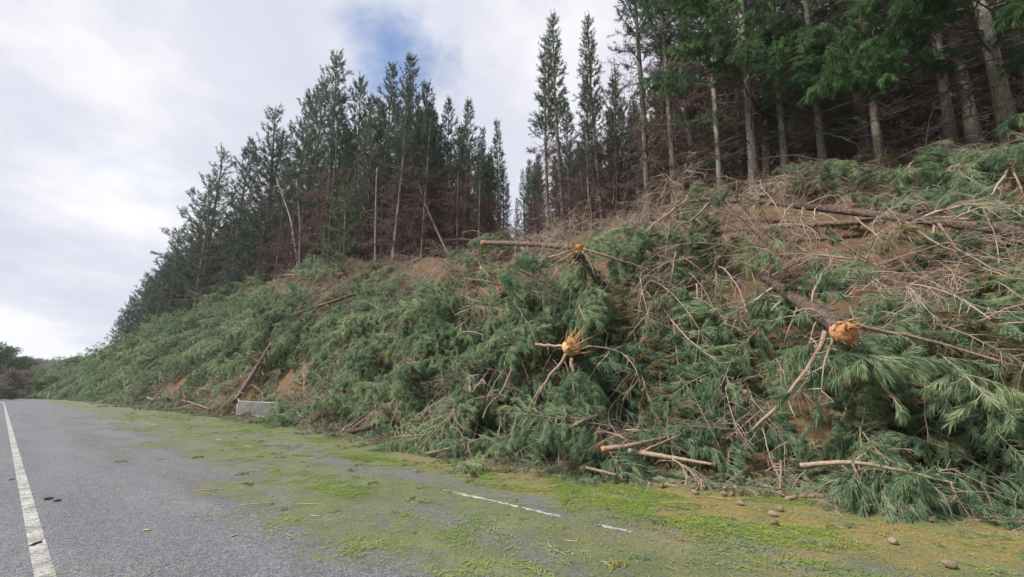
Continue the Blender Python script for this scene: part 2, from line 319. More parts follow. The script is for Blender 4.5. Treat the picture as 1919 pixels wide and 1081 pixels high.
# road surface: chip seal, with fallen needles trodden into it (they lie thickest on the far lane)
def roadmat():
    m, n, l, o = mat('chip_seal')
    tc = n.new('ShaderNodeTexCoord'); sp = n.new('ShaderNodeSeparateXYZ'); l.new(tc.outputs['Object'], sp.inputs[0])
    def noise(scale, detail=5, rough=0.6, vec=None, dist=0):
        z = N(n, 'ShaderNodeTexNoise'); z.inputs['Scale'].default_value = scale; z.inputs['Detail'].default_value = detail; z.inputs['Roughness'].default_value = rough; z.inputs['Distortion'].default_value = dist
        l.new(vec or tc.outputs['Object'], z.inputs['Vector']); return z.outputs['Fac']
    def mth(op, a, b, c=None):
        q = N(n, 'ShaderNodeMath', operation=op)
        for i, v in enumerate((a, b, c)):
            if v is None: continue
            if isinstance(v, (int, float)): q.inputs[i].default_value = v
            else: l.new(v, q.inputs[i])
        return q.outputs[0]
    def mr(v, a, b, c=0.0, d=1.0):
        q = N(n, 'ShaderNodeMapRange'); q.interpolation_type = 'SMOOTHSTEP'; l.new(v, q.inputs[0])
        for i, x in zip((1, 2, 3, 4), (a, b, c, d)): q.inputs[i].default_value = x
        return q.outputs[0]
    vor = N(n, 'ShaderNodeTexVoronoi'); vor.inputs['Scale'].default_value = 62; l.new(tc.outputs['Object'], vor.inputs['Vector'])
    st = ramp(n, [(0.0, (0.042, 0.043, 0.049)), (0.45, (0.094, 0.095, 0.107)), (1.0, (0.20, 0.20, 0.216))])
    sepc = n.new('ShaderNodeSeparateColor'); l.new(vor.outputs['Color'], sepc.inputs[0])
    wmap = n.new('ShaderNodeMapping'); wmap.inputs['Scale'].default_value = (1.0, 0.16, 1.0); l.new(tc.outputs['Object'], wmap.inputs[0])
    wear = mth('ADD', mth('MULTIPLY', noise(1.1, 6, 0.6, wmap.outputs[0]), 1.3), mth('MULTIPLY', noise(3.5, 4), 0.5))
    l.new(mth('MULTIPLY_ADD', sepc.outputs[0], 0.7, mth('MULTIPLY', mth('SUBTRACT', wear, 0.5), 0.5)), st.inputs[0])
    # litter
    map_ = n.new('ShaderNodeMapping'); map_.inputs['Scale'].default_value = (1.0, 0.45, 1.0); l.new(tc.outputs['Object'], map_.inputs[0])
    big = noise(0.75, 8, 0.66, map_.outputs[0], 0.6)
    fine = noise(9.0, 8, 0.8, map_.outputs[0], 1.5)
    vfine = noise(34, 5, 0.8, None, 0.8)
    cross = mth('ADD', mth('SUBTRACT', sp.outputs['X'], mth('MINIMUM', mth('MAXIMUM', mth('MULTIPLY', mth('SUBTRACT', sp.outputs['Y'], 9.0), 0.11), 0.0), 1.9)), mth('MULTIPLY', mth('SUBTRACT', noise(0.5, 4), 0.5), 1.9))
    zone = mr(cross, 1.5, 3.3)                                   # little on the near wheel tracks
    zone2 = mr(cross, 5.0, 6.6)
    track = mth('MULTIPLY', mr(cross, 4.9, 5.3), mr(cross, 6.0, 5.5))   # the far lane's wheel track is swept
    amt = mth('ADD', mth('MULTIPLY', zone, 0.42), mth('MULTIPLY', zone2, 0.13))
    amt = mth('SUBTRACT', amt, mth('MULTIPLY', track, 0.10))
    lit = mth('ADD', mth('ADD', mth('MULTIPLY', big, 1.0), mth('MULTIPLY', fine, 1.15)), mth('MULTIPLY', vfine, 1.1))
    mask = mr(mth('ADD', lit, amt), 1.84, 2.06, 0.0, 0.76)
    gcol = ramp(n, [(0.34, (0.035, 0.052, 0.016)), (0.5, (0.092, 0.115, 0.027)), (0.66, (0.225, 0.22, 0.05))])
    l.new(mth('MULTIPLY_ADD', vfine, 0.65, mth('MULTIPLY', noise(1.7, 5), 0.35)), gcol.inputs[0])
    ycol = ramp(n, [(0.34, (0.085, 0.062, 0.02)), (0.52, (0.22, 0.155, 0.03)), (0.68, (0.37, 0.28, 0.05))]); l.new(vfine, ycol.inputs[0])
    ymask = mth('MULTIPLY', mr(mth('ADD', cross, mth('MULTIPLY', sp.outputs['Y'], -0.22)), 3.6, 5.6), mr(noise(0.8, 4), 0.36, 0.6))
    cm = N(n, 'ShaderNodeMix', data_type='RGBA'); l.new(ymask, cm.inputs['Factor']); l.new(gcol.outputs[0], cm.inputs['A']); l.new(ycol.outputs[0], cm.inputs['B'])
    fm = N(n, 'ShaderNodeMix', data_type='RGBA'); l.new(mask, fm.inputs['Factor']); l.new(st.outputs[0], fm.inputs['A']); l.new(cm.outputs['Result'], fm.inputs['B'])
    p = n.new('ShaderNodeBsdfPrincipled'); p.inputs['Roughness'].default_value = 0.75; p.inputs['Specular IOR Level'].default_value = 0.3; l.new(fm.outputs['Result'], p.inputs['Base Color'])
    b = n.new('ShaderNodeBump'); b.inputs['Strength'].default_value = 0.7; b.inputs['Distance'].default_value = 0.012
    l.new(mth('ADD', vor.outputs['Distance'], mth('MULTIPLY', vfine, mask)), b.inputs['Height']); l.new(b.outputs[0], p.inputs['Normal'])
    l.new(p.outputs[0], o.inputs[0]); return m
def paintmat():
    m, n, l, o = mat('worn_road_paint'); tc = n.new('ShaderNodeTexCoord')
    z = N(n, 'ShaderNodeTexNoise'); z.inputs['Scale'].default_value = 26; z.inputs['Detail'].default_value = 6; z.inputs['Roughness'].default_value = 0.7; l.new(tc.outputs['Object'], z.inputs['Vector'])
    r = ramp(n, [(0.40, (0.13, 0.13, 0.135)), (0.50, (0.36, 0.36, 0.35)), (0.72, (0.58, 0.58, 0.565))]); l.new(z.outputs['Fac'], r.inputs[0])
    z2 = N(n, 'ShaderNodeTexNoise'); z2.inputs['Scale'].default_value = 2.2; z2.inputs['Detail'].default_value = 7; z2.inputs['Roughness'].default_value = 0.7; l.new(tc.outputs['Object'], z2.inputs['Vector'])
    r2 = ramp(n, [(0.38, (0.45, 0.44, 0.40)), (0.58, (1, 1, 1))]); l.new(z2.outputs['Fac'], r2.inputs[0]); mm = N(n, 'ShaderNodeMix', data_type='RGBA', blend_type='MULTIPLY'); mm.inputs['Factor'].default_value = 1.0; l.new(r.outputs[0], mm.inputs['A']); l.new(r2.outputs[0], mm.inputs['B'])
    p = n.new('ShaderNodeBsdfPrincipled'); p.inputs['Roughness'].default_value = 0.6; l.new(mm.outputs['Result'], p.inputs['Base Color']); l.new(p.outputs[0], o.inputs[0]); return m
def soilmat():
    m, n, l, o = mat('bank_soil'); tc = n.new('ShaderNodeTexCoord')
    def noise(s, d=6, r=0.6):
        z = N(n, 'ShaderNodeTexNoise'); z.inputs['Scale'].default_value = s; z.inputs['Detail'].default_value = d; z.inputs['Roughness'].default_value = r; l.new(tc.outputs['Object'], z.inputs['Vector']); return z.outputs['Fac']
    a = ramp(n, [(0.3, (0.07, 0.044, 0.030)), (0.52, (0.125, 0.078, 0.048)), (0.75, (0.24, 0.125, 0.06))]); mq = N(n, 'ShaderNodeMix'); mq.inputs['Factor'].default_value = 0.5; l.new(noise(0.9), mq.inputs['A']); l.new(noise(14, 8, 0.75), mq.inputs['B']); l.new(mq.outputs['Result'], a.inputs[0])
    b_ = ramp(n, [(0.35, (0.06, 0.055, 0.03)), (0.65, (0.16, 0.15, 0.065))]); l.new(noise(6), b_.inputs[0])
    f = ramp(n, [(0.52, (0, 0, 0)), (0.66, (0.8, 0.8, 0.8))]); l.new(noise(1.7), f.inputs[0])
    c = N(n, 'ShaderNodeMix', data_type='RGBA'); l.new(f.outputs[0], c.inputs['Factor']); l.new(a.outputs[0], c.inputs['A']); l.new(b_.outputs[0], c.inputs['B'])
    # under the standing trees the ground is needle litter
    sp = n.new('ShaderNodeAttribute'); sp.attribute_name = 'v'
    d = ramp(n, [(0.3, (0.045, 0.030, 0.022)), (0.7, (0.11, 0.075, 0.052))]); l.new(noise(3), d.inputs[0])
    c2 = N(n, 'ShaderNodeMix', data_type='RGBA'); l.new(sp.outputs['Fac'], c2.inputs['Factor']); l.new(c.outputs['Result'], c2.inputs['A']); l.new(d.outputs[0], c2.inputs['B'])
    p = n.new('ShaderNodeBsdfPrincipled'); p.inputs['Roughness'].default_value = 0.95; p.inputs['Specular IOR Level'].default_value = 0.1; l.new(c2.outputs['Result'], p.inputs['Base Color'])
    b = n.new('ShaderNodeBump'); b.inputs['Strength'].default_value = 0.9; b.inputs['Distance'].default_value = 0.12; l.new(noise(5, 8, 0.7), b.inputs['Height']); l.new(b.outputs[0], p.inputs['Normal'])
    l.new(p.outputs[0], o.inputs[0]); return m
M['road'] = roadmat(); M['paint'] = paintmat(); M['soil'] = soilmat()
M['turf'] = plain('rough_turf', (0.09, 0.12, 0.045), 0.95, 1.3, (0.19, 0.19, 0.085), bump=0.5)
M['far_hill'] = plain('far_wooded_hill', (0.03, 0.05, 0.035), 0.95, 0.05, (0.05, 0.075, 0.045))
M['pasture'] = plain('far_pasture', (0.22, 0.26, 0.12), 0.95, 0.02, (0.30, 0.32, 0.16))

# ------------------------------------------------------------------ object helpers
def link(name, me, parent=None, mtx=None):
    o = bpy.data.objects.new(name, me); col.objects.link(o)
    if parent is not None: o.parent = parent
    if mtx is not None: o.matrix_world = mtx
    return o
def tag(o, label=None, cat=None, group=None, kind=None):
    for k, v in (('label', label), ('category', cat), ('group', group), ('kind', kind)):
        if v: o[k] = v
    return o
def empty(name, loc, rot=(0, 0, 0), sc=1.0):
    o = bpy.data.objects.new(name, None); col.objects.link(o); o.empty_display_size = 0.3
    o.location = loc; o.rotation_euler = rot; o.scale = (sc, sc, sc); return o
def copy_tree(src, loc, rot, sc, label, group, cat):
    c = src.copy(); col.objects.link(c); c.location = loc; c.rotation_euler = rot; c.scale = (sc, sc, sc)
    tag(c, label, cat, group)
    for ch in src.children:
        d = ch.copy(); col.objects.link(d); d.parent = c; d.matrix_parent_inverse = ch.matrix_parent_inverse.copy()
    return c
def grid_mesh(name, xs, ys, fz, m, fa=None):
    Xg, Yg = np.meshgrid(xs, ys); g = G(); V = np.stack([Xg, Yg, fz(Xg, Yg)], -1).reshape(-1, 3)
    nx, ny = len(xs), len(ys); i = (np.arange(ny - 1)[:, None] * nx + np.arange(nx - 1)[None]).ravel()
    Fc = np.concatenate([np.stack([i, i + 1, i + nx + 1], -1), np.stack([i, i + nx + 1, i + nx], -1)])
    g.add(V, Fc, 0, None if fa is None else fa(Xg, Yg).ravel()); return g.mesh(name, m, True)
def instancer(name, sources, P, R, S, I, label, kind='stuff', cat=None):
    """one mass made of many small plants: points that carry a plant each"""
    c = bpy.data.collections.new(name + '_sources')
    for k, (me) in enumerate(sources):
        so = bpy.data.objects.new('%s_source_%02d' % (name, k), me); c.objects.link(so)
    me = bpy.data.meshes.new(name); me.vertices.add(len(P)); me.vertices.foreach_set('co', np.asarray(P, np.float32).ravel())
    me.attributes.new('rot', 'FLOAT_VECTOR', 'POINT').data.foreach_set('vector', np.asarray(R, np.float32).ravel())
    me.attributes.new('scl', 'FLOAT', 'POINT').data.foreach_set('value', np.asarray(S, np.float32))
    me.attributes.new('idx', 'INT', 'POINT').data.foreach_set('value', np.asarray(I, np.int32))
    me.update()
    o = link(name, me); md = o.modifiers.new('scatter', 'NODES')
    ng = bpy.data.node_groups.new(name, 'GeometryNodeTree')
    ng.interface.new_socket('Geometry', in_out='INPUT', socket_type='NodeSocketGeometry'); ng.interface.new_socket('Geometry', in_out='OUTPUT', socket_type='NodeSocketGeometry')
    gi, go = ng.nodes.new('NodeGroupInput'), ng.nodes.new('NodeGroupOutput')
    ip = ng.nodes.new('GeometryNodeInstanceOnPoints'); ip.inputs['Pick Instance'].default_value = True
    ci = ng.nodes.new('GeometryNodeCollectionInfo'); ci.inputs['Collection'].default_value = c; ci.inputs['Separate Children'].default_value = True; ci.inputs['Reset Children'].default_value = True
    def na(nm, t):
        q = ng.nodes.new('GeometryNodeInputNamedAttribute'); q.data_type = t; q.inputs['Name'].default_value = nm; return q.outputs['Attribute']
    er = ng.nodes.new('FunctionNodeEulerToRotation'); ng.links.new(na('rot', 'FLOAT_VECTOR'), er.inputs[0])
    L = ng.links.new
    L(gi.outputs[0], ip.inputs['Points']); L(ci.outputs[0], ip.inputs['Instance']); L(na('idx', 'INT'), ip.inputs['Instance Index']); L(er.outputs[0], ip.inputs['Rotation']); L(na('scl', 'FLOAT'), ip.inputs['Scale'])
    L(ip.outputs[0], go.inputs[0]); md.node_group = ng
    tag(o, label, cat, None, kind); return o

# ------------------------------------------------------------------ the setting
g = G(); g.add([(-3000, -3000, -.32), (3000, -3000, -.32), (3000, 3000, -.32), (-3000, 3000, -.32)], [(0, 1, 2), (0, 2, 3)])
tag(link('ground', g.mesh('ground', M['turf'])), kind='structure')
ys_road = np.concatenate([np.arange(-60, 85, 5.0), np.arange(85, 330, 3.0)])
def ribbon(name, x0, x1, z, m, ys=ys_road, nx=2, wob=0.0):
    g = G(); xs = np.linspace(x0, x1, nx); V = []
    for y in ys:
        for x in xs:
            V.append((x + float(bend(y)), y, z))
    V = np.array(V); n = len(ys); i = (np.arange(n - 1)[:, None] * nx + np.arange(nx - 1)[None]).ravel()
    g.add(V, np.concatenate([np.stack([i, i + 1, i + nx + 1], -1), np.stack([i, i + nx + 1, i + nx], -1)])); return g.mesh(name, m)
road = tag(link('road', ribbon('road', -1.7, 8.9, 0.0, M['road'])), kind='structure')
xs = np.concatenate([[8.7, 9.0], np.arange(9.2, 23, 0.33), np.arange(23, 40, 1.2), np.arange(40, 160, 6)])
ys = np.concatenate([np.arange(-60, -12, 3), np.arange(-12, 45, 0.4), np.arange(45, 110, 1.0), np.arange(110, 320, 4)])
Xg, Yg = np.meshgrid(xs, ys); Xw = Xg + bend(Yg); Zg = land(Xw, Yg); Zg = np.where(Xg < 9.3, np.minimum(Zg, -0.02), Zg)
g = G(); nx, ny = len(xs), len(ys); i = (np.arange(ny - 1)[:, None] * nx + np.arange(nx - 1)[None]).ravel()
g.add(np.stack([Xw, Yg, Zg], -1).reshape(-1, 3), np.concatenate([np.stack([i, i + 1, i + nx + 1], -1), np.stack([i, i + nx + 1, i + nx], -1)]), 0, sstep(18.8, 20.5, Xg + 1.5 * vnoise(Xg, Yg, 5)).ravel())
tag(link('hillside', g.mesh('hillside', M['soil'], True)), kind='structure')
# verge on the camera's side of the road
tag(link('verge', ribbon('verge', -14, -1.66, -0.02, M['turf'])), kind='structure')
# painted lines
tag(link('edge_line', ribbon('edge_line', 0.48, 0.61, 0.004, M['paint']), road))
dash = [hit(p[0], p[1], lambda X, Y: X * 0)[1] for p in ((1180, 1008), (800, 916), (462, 837), (395, 823), (293, 796), (262, 791), (168, 769), (150, 765))]
def dash_mesh(y0, y1):
    n = max(3, int((y1 - y0) / 0.06)); g = G(); yy = np.linspace(y0, y1, n); r = np.random.default_rng(int(y0 * 10) + 50)
    w0, w1 = r.uniform(0, .06, n), r.uniform(0, .06, n)
    V = np.concatenate([np.stack([4.98 + w0, yy, np.full(n, .0045)], -1), np.stack([5.11 - w1, yy, np.full(n, .0045)], -1)])
    i = np.arange(n - 1); i = i[vnoise(yy[:-1] * 2.2, yy[:-1] * 0, 3) + .5 * vnoise(yy[:-1] * 6, yy[:-1] * 0, 4) > -.06]; g.add(V, np.concatenate([np.stack([i, i + n, i + n + 1], -1), np.stack([i, i + n + 1, i + 1], -1)])); return g.mesh('lane_dash', M['paint'])
for k in range(0, 8, 2):
    a, b = sorted((dash[k], dash[k + 1]))
    tag(link('lane_dash', dash_mesh(a, b), road))
    print('dash', a, b)

# ------------------------------------------------------------------ plant generators
def arc(p0, d0, L, n, sag=0.0, curl=0.0, rg=rng, wig=0.05):
    """a bent path from p0 along d0"""
    d = np.array(d0, float); d /= np.linalg.norm(d); P = [np.array(p0, float)]; st = L / (n - 1)
    side = np.cross(d, [0, 0, 1.0]); side = side / max(np.linalg.norm(side), 1e-6)
    for k in range(n - 1):
        d = d + np.array([0, 0, -1.0]) * sag / (n - 1) + side * curl / (n - 1) + rg.normal(size=3) * wig
        d /= np.linalg.norm(d); P.append(P[-1] + d * st)
    return np.array(P)
def along(P, u):
    """points and tangents at fractions u of a path"""
    n = len(P) - 1; x = np.clip(np.asarray(u) * n, 0, n - 1e-6); i = x.astype(int); f = (x - i)[:, None]
    return P[i] * (1 - f) + P[i + 1] * f, unit(P[i + 1] - P[i])
def clothe(g, paths, rg, per_m, nl, nw, droop=0.25, u0=0.25, m=1, spread=0.75, bent=True):
    """needles along twigs"""
    for P, tone in paths:
        L = np.linalg.norm(np.diff(P, axis=0), axis=1).sum(); n = max(4, int(L * per_m))
        u = u0 + (1 - u0) * rg.random(n); q, T = along(P, u)
        rad = unit(np.cross(T, unit(rg.normal(size=(n, 3))))); D = T + rad * spread * rg.uniform(.6, 1.3, (n, 1))
        blades(g, q, D, nl * rg.uniform(.7, 1.15, n), nw, droop * rg.uniform(.4, 1.4, n), m, np.clip(tone + rg.normal(0, .12, n), 0, 1), rg, bent)
def bough(seed, L=2.6, per_m=190, nl=0.17, nw=0.0085, bent=True, sides=5, ntw=20, sag=0.5):
    """a torn-off green limb lying along +X: returns wood, needles"""
    rg = np.random.default_rng(seed); w, f = G(), G()
    main = arc((0, 0, 0), (1, 0, .25), L, 9, sag, rg.uniform(-.5, .5), rg, 0.05)
    tube(w, main, np.linspace(.024, .006, 9) * L / 2.6, sides, 0, .45, rough=.1, rg=rg)
    paths = [(main[5:], .6)]
    for k in range(ntw):
        s = .12 + .86 * (k + rg.random()) / ntw; q, T = along(main, [s]); sd = 1 if k % 2 else -1
        d = T[0] * rg.uniform(.5, 1.1) + np.array([0, sd, 0]) * rg.uniform(.6, 1.1) + np.array([0, 0, rg.uniform(-.25, .55)])
        l = L * rg.uniform(.2, .36) * (1.1 - .6 * s); tw = arc(q[0], d, l, 5, rg.uniform(.2, .9), -sd * rg.uniform(0, .6), rg, .06)
        tube(w, tw, np.linspace(.009, .003, 5), 3, 0, rg.uniform(.3, .8), cap=False); tone = rg.uniform(.2, .85); paths.append((tw, tone))
        for j in range(int(l / .17)):
            q2, T2 = along(tw, [rg.uniform(.25, .95)]); d2 = T2[0] + rg.normal(size=3) * .55
            st = arc(q2[0], d2, rg.uniform(.16, .34), 3, rg.uniform(.2, .8), 0, rg, .05); spikes(w, st[:1], st[-1:], .004, 0, .5, rg); paths.append((st, np.clip(tone + rg.normal(0, .15), 0, 1)))
    clothe(f, paths, rg, per_m, nl, nw, .5, .22, 0, .6, bent)
    return w, f
def dead_bough(seed, L=2.4, ntw=16, sides=5, curl=1.0, r0=.02):
    """a bare limb with curling twigs along +X"""
    rg = np.random.default_rng(seed); w = G()
    main = arc((0, 0, 0), (1, 0, .35), L, 10, rg.uniform(.3, 1.1), rg.uniform(-.7, .7), rg, .07)
    tube(w, main, np.linspace(r0, .005, 10), sides, 0, .5, rough=.1, rg=rg)
    for k in range(ntw):
        s = rg.uniform(.1, 1); q, T = along(main, [s]); d = T[0] * .7 + rg.normal(size=3) * .75; l = L * rg.uniform(.15, .45) * (1.1 - .5 * s)
        tw = arc(q[0], d, l, 7, rg.uniform(-.3, 1.4) * curl, rg.uniform(-1, 1) * curl, rg, .09); tube(w, tw, np.linspace(.008, .0028, 7), 3, 0, rg.uniform(.2, .9), cap=False)
        for j in range(int(l / .12)):
            q2, T2 = along(tw, [rg.uniform(.2, 1)]); st = arc(q2[0], T2[0] + rg.normal(size=3) * .7, rg.uniform(.12, .35), 4, rg.uniform(0, 1.2), 0, rg, .1)
            tube(w, st, np.linspace(.004, .0016, 4), 3, 0, rg.uniform(.2, .9), cap=False)
    return w

def pine(seed, H, r0, live, bare, spread, per_branch=9, needles=20, nl=0.24, nw=0.035, up=0.9, dead=1.0, top_taper=1.0, lean=0.02, mat_live='needle_tree', whorl=0.62, bark='bark', twig_bare=True, prof=0.6, dead_nw=0.022):
    """a standing pine as three meshes: trunk, live crown, dead lower branches"""
    rg = np.random.default_rng(seed); t, c, d = G(), G(), G()
    n = 14; hz = np.linspace(0, 1, n) ** 0.9; ax = rg.normal(size=2) * lean
    tp = np.stack([ax[0] * H * hz + .12 * np.sin(hz * 5 + rg.random() * 6), ax[1] * H * hz + .12 * np.sin(hz * 4 + rg.random() * 6), H * hz - .35], -1)
    tr = r0 * np.maximum(.02, (1 - hz) ** .8) + .012; tr[0] *= 1.35
    tube(t, tp, tr, 9, 0, .5, rough=.07, rg=rg)
    h = bare; T0, T1, TD, TL = [], [], [], []; D0, D1 = [], []
    LP, LD, LT = [], [], []
    while h < H - .5:
        k = rg.integers(3, 6); a0 = rg.random() * 6.28; x = (h - bare) / (H - bare); is_live = h > live + rg.normal() * 1.2
        for j in range(k):
            a = a0 + j * 6.28 / k + rg.normal() * .3
            L = spread * (prof + (1 - prof) * math.sin(min(1, x * 1.6) * 1.57)) * (1 - x ** (1.7 * top_taper)) * rg.uniform(.4, 1.3) + .35
            el = (-.12 + up * x ** .8 + rg.normal() * .12) if is_live else rg.uniform(-.35, .22)
            q, _ = along(tp, [(h / H) ** (1 / .9)]); hd = np.array([math.cos(a), math.sin(a), 0])
            br = arc(q[0], hd * math.cos(el) + np.array([0, 0, math.sin(el)]), L, 6, -.55 * up if is_live else rg.uniform(.0, .7), rg.normal() * .2, rg, .06)
            if is_live:
                tube(c, br, np.linspace(.035 * (1 - x * .6) + .006, .006, 6), 4, 1, .3, cap=False)
                m = max(3, int(per_branch * L / spread + 2)); u = rg.uniform(.18, 1, m); q2, T2 = along(br, u)
                tl = rg.uniform(.35, .8, m) * min(1, .35 + L / spread); td = unit(T2 + rg.normal(size=(m, 3)) * .6 + np.array([0, 0, .35 * up]))
                P0 = np.concatenate([q2, br[-2:-1]]); DD = np.concatenate([td, unit(br[-1:] - br[-2:-1]) + np.array([[0, 0, .3]])]); tl = np.append(tl, .7)
                spikes(c, P0, P0 + unit(DD) * tl[:, None], .010, 1, .3, rg)
                tone = np.clip(rg.uniform(.1, .9, len(P0)), 0, 1)
                for b in range(len(P0)):
                    kk = int(needles * (tl[b] / .6)) + 5; uu = rg.uniform(.05, 1.0, kk)
                    LP.append(P0[b] + unit(DD)[b] * (uu * tl[b])[:, None]); rad = unit(np.cross(unit(DD)[b], rg.normal(size=(kk, 3)))); LD.append(unit(DD)[b] * .9 + rad); LT.append(np.full(kk, tone[b]))
            else:
                L2 = L * rg.uniform(.5, 1.0); m = 4 + int(5 * L2)
                if rg.random() < .12: br = br[:3]
                tube(d, br, np.linspace(.024, .006, len(br)), 4, 0, rg.uniform(.3, .9), cap=False)
                u = rg.uniform(.15, 1, m); q2, T2 = along(br, u); td = unit(T2 * .8 + rg.normal(size=(m, 3)) * .6 + np.array([0, 0, -.25])); tl = rg.uniform(.25, .9, m)
                spikes(d, q2, q2 + td * tl[:, None], .008, 0, rg.uniform(.2, .9, m), rg)
                if dead > 0 and h > bare + (live - bare) * .18:
                    for b in range(m):
                        kk = int(rg.uniform(8, 20) * dead * 1.4)
                        uu = rg.uniform(.1, 1.05, kk); D0.append(q2[b] + td[b] * (uu * tl[b])[:, None]); D1.append(td[b] * .6 + rg.normal(size=(kk, 3)) * .7 + np.array([0, 0, -.25]))
        h += whorl * rg.uniform(.7, 1.3)
    # leader tuft
    kk = 40; LP.append(tp[-1] + np.array([0, 0, 1.0]) * rg.uniform(-.9, .1, kk)[:, None]); LD.append(rg.normal(size=(kk, 3)) * .7 + np.array([0, 0, 1.0])); LT.append(np.full(kk, .6))
    if LP:
        P, Dd, Tn = np.concatenate(LP), np.concatenate(LD), np.concatenate(LT); blades(c, P, Dd, nl * rg.uniform(.7, 1.2, len(P)), nw, .05, 0, np.clip(Tn + rg.normal(0, .1, len(P)), 0, 1), rg)
    if D0:
        P, Dd = np.concatenate(D0), np.concatenate(D1); blades(d, P, Dd, .22 * rg.uniform(.6, 1.3, len(P)), dead_nw, .1, 1, rg.uniform(0, 1, len(P)), rg)
    mats = [t.mesh('trunk', M[bark], True), c.mesh('crown', [M[mat_live], M['twig_dark']]), d.mesh('dead_branches', [M['twig_dark'], M['needle_dead']])]
    return mats
def tree_root(name, meshes, loc, rot, sc, label, group, cat='tree', lean=0.0):
    """lean: the edge trees have grown out towards the light"""
    o = empty(name, loc, rot, sc); tag(o, label, cat, group)
    if lean: o.rotation_euler = (Matrix.Rotation(lean, 3, Vector((.756, .65, 0))) @ Matrix.Rotation(rot[2], 3, 'Z')).to_euler()
    for nm, me in zip(('trunk', 'crown', 'dead_branches'), meshes):
        if len(me.polygons): link(nm, me, o)
    return o

KIND = {}
KIND['tall'] = [pine(100 + i, 26, .22, 6.5 + i * 1.6, 1.2, 4.2, 14, 26, up=1.0, prof=.65, top_taper=1.5) for i in range(4)]
KIND['slim'] = [pine(120 + i, 24, .19, 9.5 + i, 1.0, 1.7, 8, 20, up=.8, prof=.75, dead=.9, lean=.015) for i in range(3)]
KIND['edge'] = [pine(140 + i, 19, .25, 1.0 + i * .6, .5, 4.2, 14, 26, up=.75, prof=.95, dead=.5, lean=.03) for i in range(3)]
KIND['front'] = [pine(160 + i, 30, .155, 12.0, 3.2, 4.3, 15, 26, nl=.22, nw=.026, up=.6, prof=.8, dead=.16, bark='bark_pale', lean=.012, whorl=.55) for i in range(3)]
KIND['broad'] = [pine(170 + i, 28, .20, 3.6 - i * .8, 1.8, 4.6, 16, 30, nl=.2, nw=.024, up=.55, prof=.9, dead=.3, bark='bark_pale', lean=.01, whorl=.75, mat_live='needle_bright') for i in range(2)]
KIND['inner'] = [pine(180 + i, 27, .24, 13, 2.0, 2.9, 9, 20, up=.9, prof=.8, dead=1.5, lean=.02, dead_nw=.03) for i in range(3)]
KIND['skirt'] = [pine(190 + i, 25, .2, 12 + i, 1.0, 3.2, 12, 24, up=1.0, prof=.8, dead=1.5, top_taper=1.4, dead_nw=.028) for i in range(3)]
KIND['young'] = [pine(200 + i, 7, .10, .6, .3, 1.9, 8, 24, nl=.2, nw=.026, up=.7, prof=.95, dead=0, mat_live='needle_bright', whorl=.45) for i in range(2)]

# ------------------------------------------------------------------ standing trees
def put(kind, px, py_top, lat, label, group, name='pine_tree', var=None, scale_w=None):
    """stand a tree lat metres off the road so that its top reaches a sight line"""
    top = at_lat(px, py_top, lat); z0 = float(land(top[0], top[1])); me = KIND[kind][rng.integers(len(KIND[kind])) if var is None else var]
    H0 = max(v.co.z for v in me[0].vertices); s = (top[2] - z0) / H0
    return tree_root(name, me, (top[0], top[1], z0), (0, 0, rng.random() * 6.28), s, label, group), (top[0], top[1])
PLACED = []
ORD = 'first second third fourth fifth sixth seventh eighth ninth tenth eleventh twelfth thirteenth'.split()
grpL = 'pines of the stand beyond the fallen crowns'
for (px, py, lat, kd) in [(232, 590, 15, 'edge'), (250, 556, 16, 'edge'), (285, 512, 17, 'edge'), (318, 470, 17, 'edge'), (350, 430, 18, 'edge'), (378, 385, 19, 'edge'), (408, 345, 19, 'edge'), (428, 288, 21, 'edge'), (476, 268, 21, 'tall'),
                          (515, 250, 21, 'edge'), (540, 200, 22, 'edge')]:
    _, p = put(kd, px, py, lat, 'dark green pine clothed to the ground, %s from the low left end of the ridge' % ORD[len(PLACED)], 'green pines along the ridge end'); PLACED.append(p)
for (px, py, lat, kd) in [(572, 160, 23, 'tall'), (610, 135, 24, 'tall'), (652, 100, 22, 'tall'), (688, 150, 25, 'tall'), (712, 190, 22, 'tall'), (742, 122, 23, 'skirt'), (762, 105, 22.5, 'tall'), (792, 150, 24, 'skirt'), (806, 208, 25, 'skirt'), (846, 192, 27, 'skirt'), (874, 188, 26, 'skirt'), (902, 236, 27, 'slim'), (934, 228, 27, 'slim')]:
    _, p = put(kd, px, py, lat, 'tall front pine with brown lower boughs, %s counting back from the sky gap' % ORD[23 - len(PLACED)], grpL); PLACED.append(p)
for (px, py, lat, lb) in [(952, 345, 46, 'small distant pine at the foot of the sky gap, beside the slightly taller one'), (990, 314, 48, 'distant pine with a pointed top at the foot of the sky gap'), (968, 372, 44, 'short distant pine low in the sky gap between two pointed ones')]:
    _, p = put('slim', px, py, lat, lb, None); PLACED.append(p)
for (px, py, lat, lb) in [(1042, 22, 25, 'tall slender pine with a tufted narrow crown at the right edge of the sky gap'), (1022, 70, 26, 'slender pine close behind the tall narrow one at the edge of the sky gap'), (1106, 25, 26, 'slender pine with a narrow top standing second from the sky gap')]:
    _, p = put('slim', px, py, lat, lb, None, var=0 if px > 1030 else 1); PLACED.append(p)
_, p = put('tall', 1150, 145, 29, 'green pine with a rounded top between slender trunks above the brown dead boughs', None); PLACED.append(p)
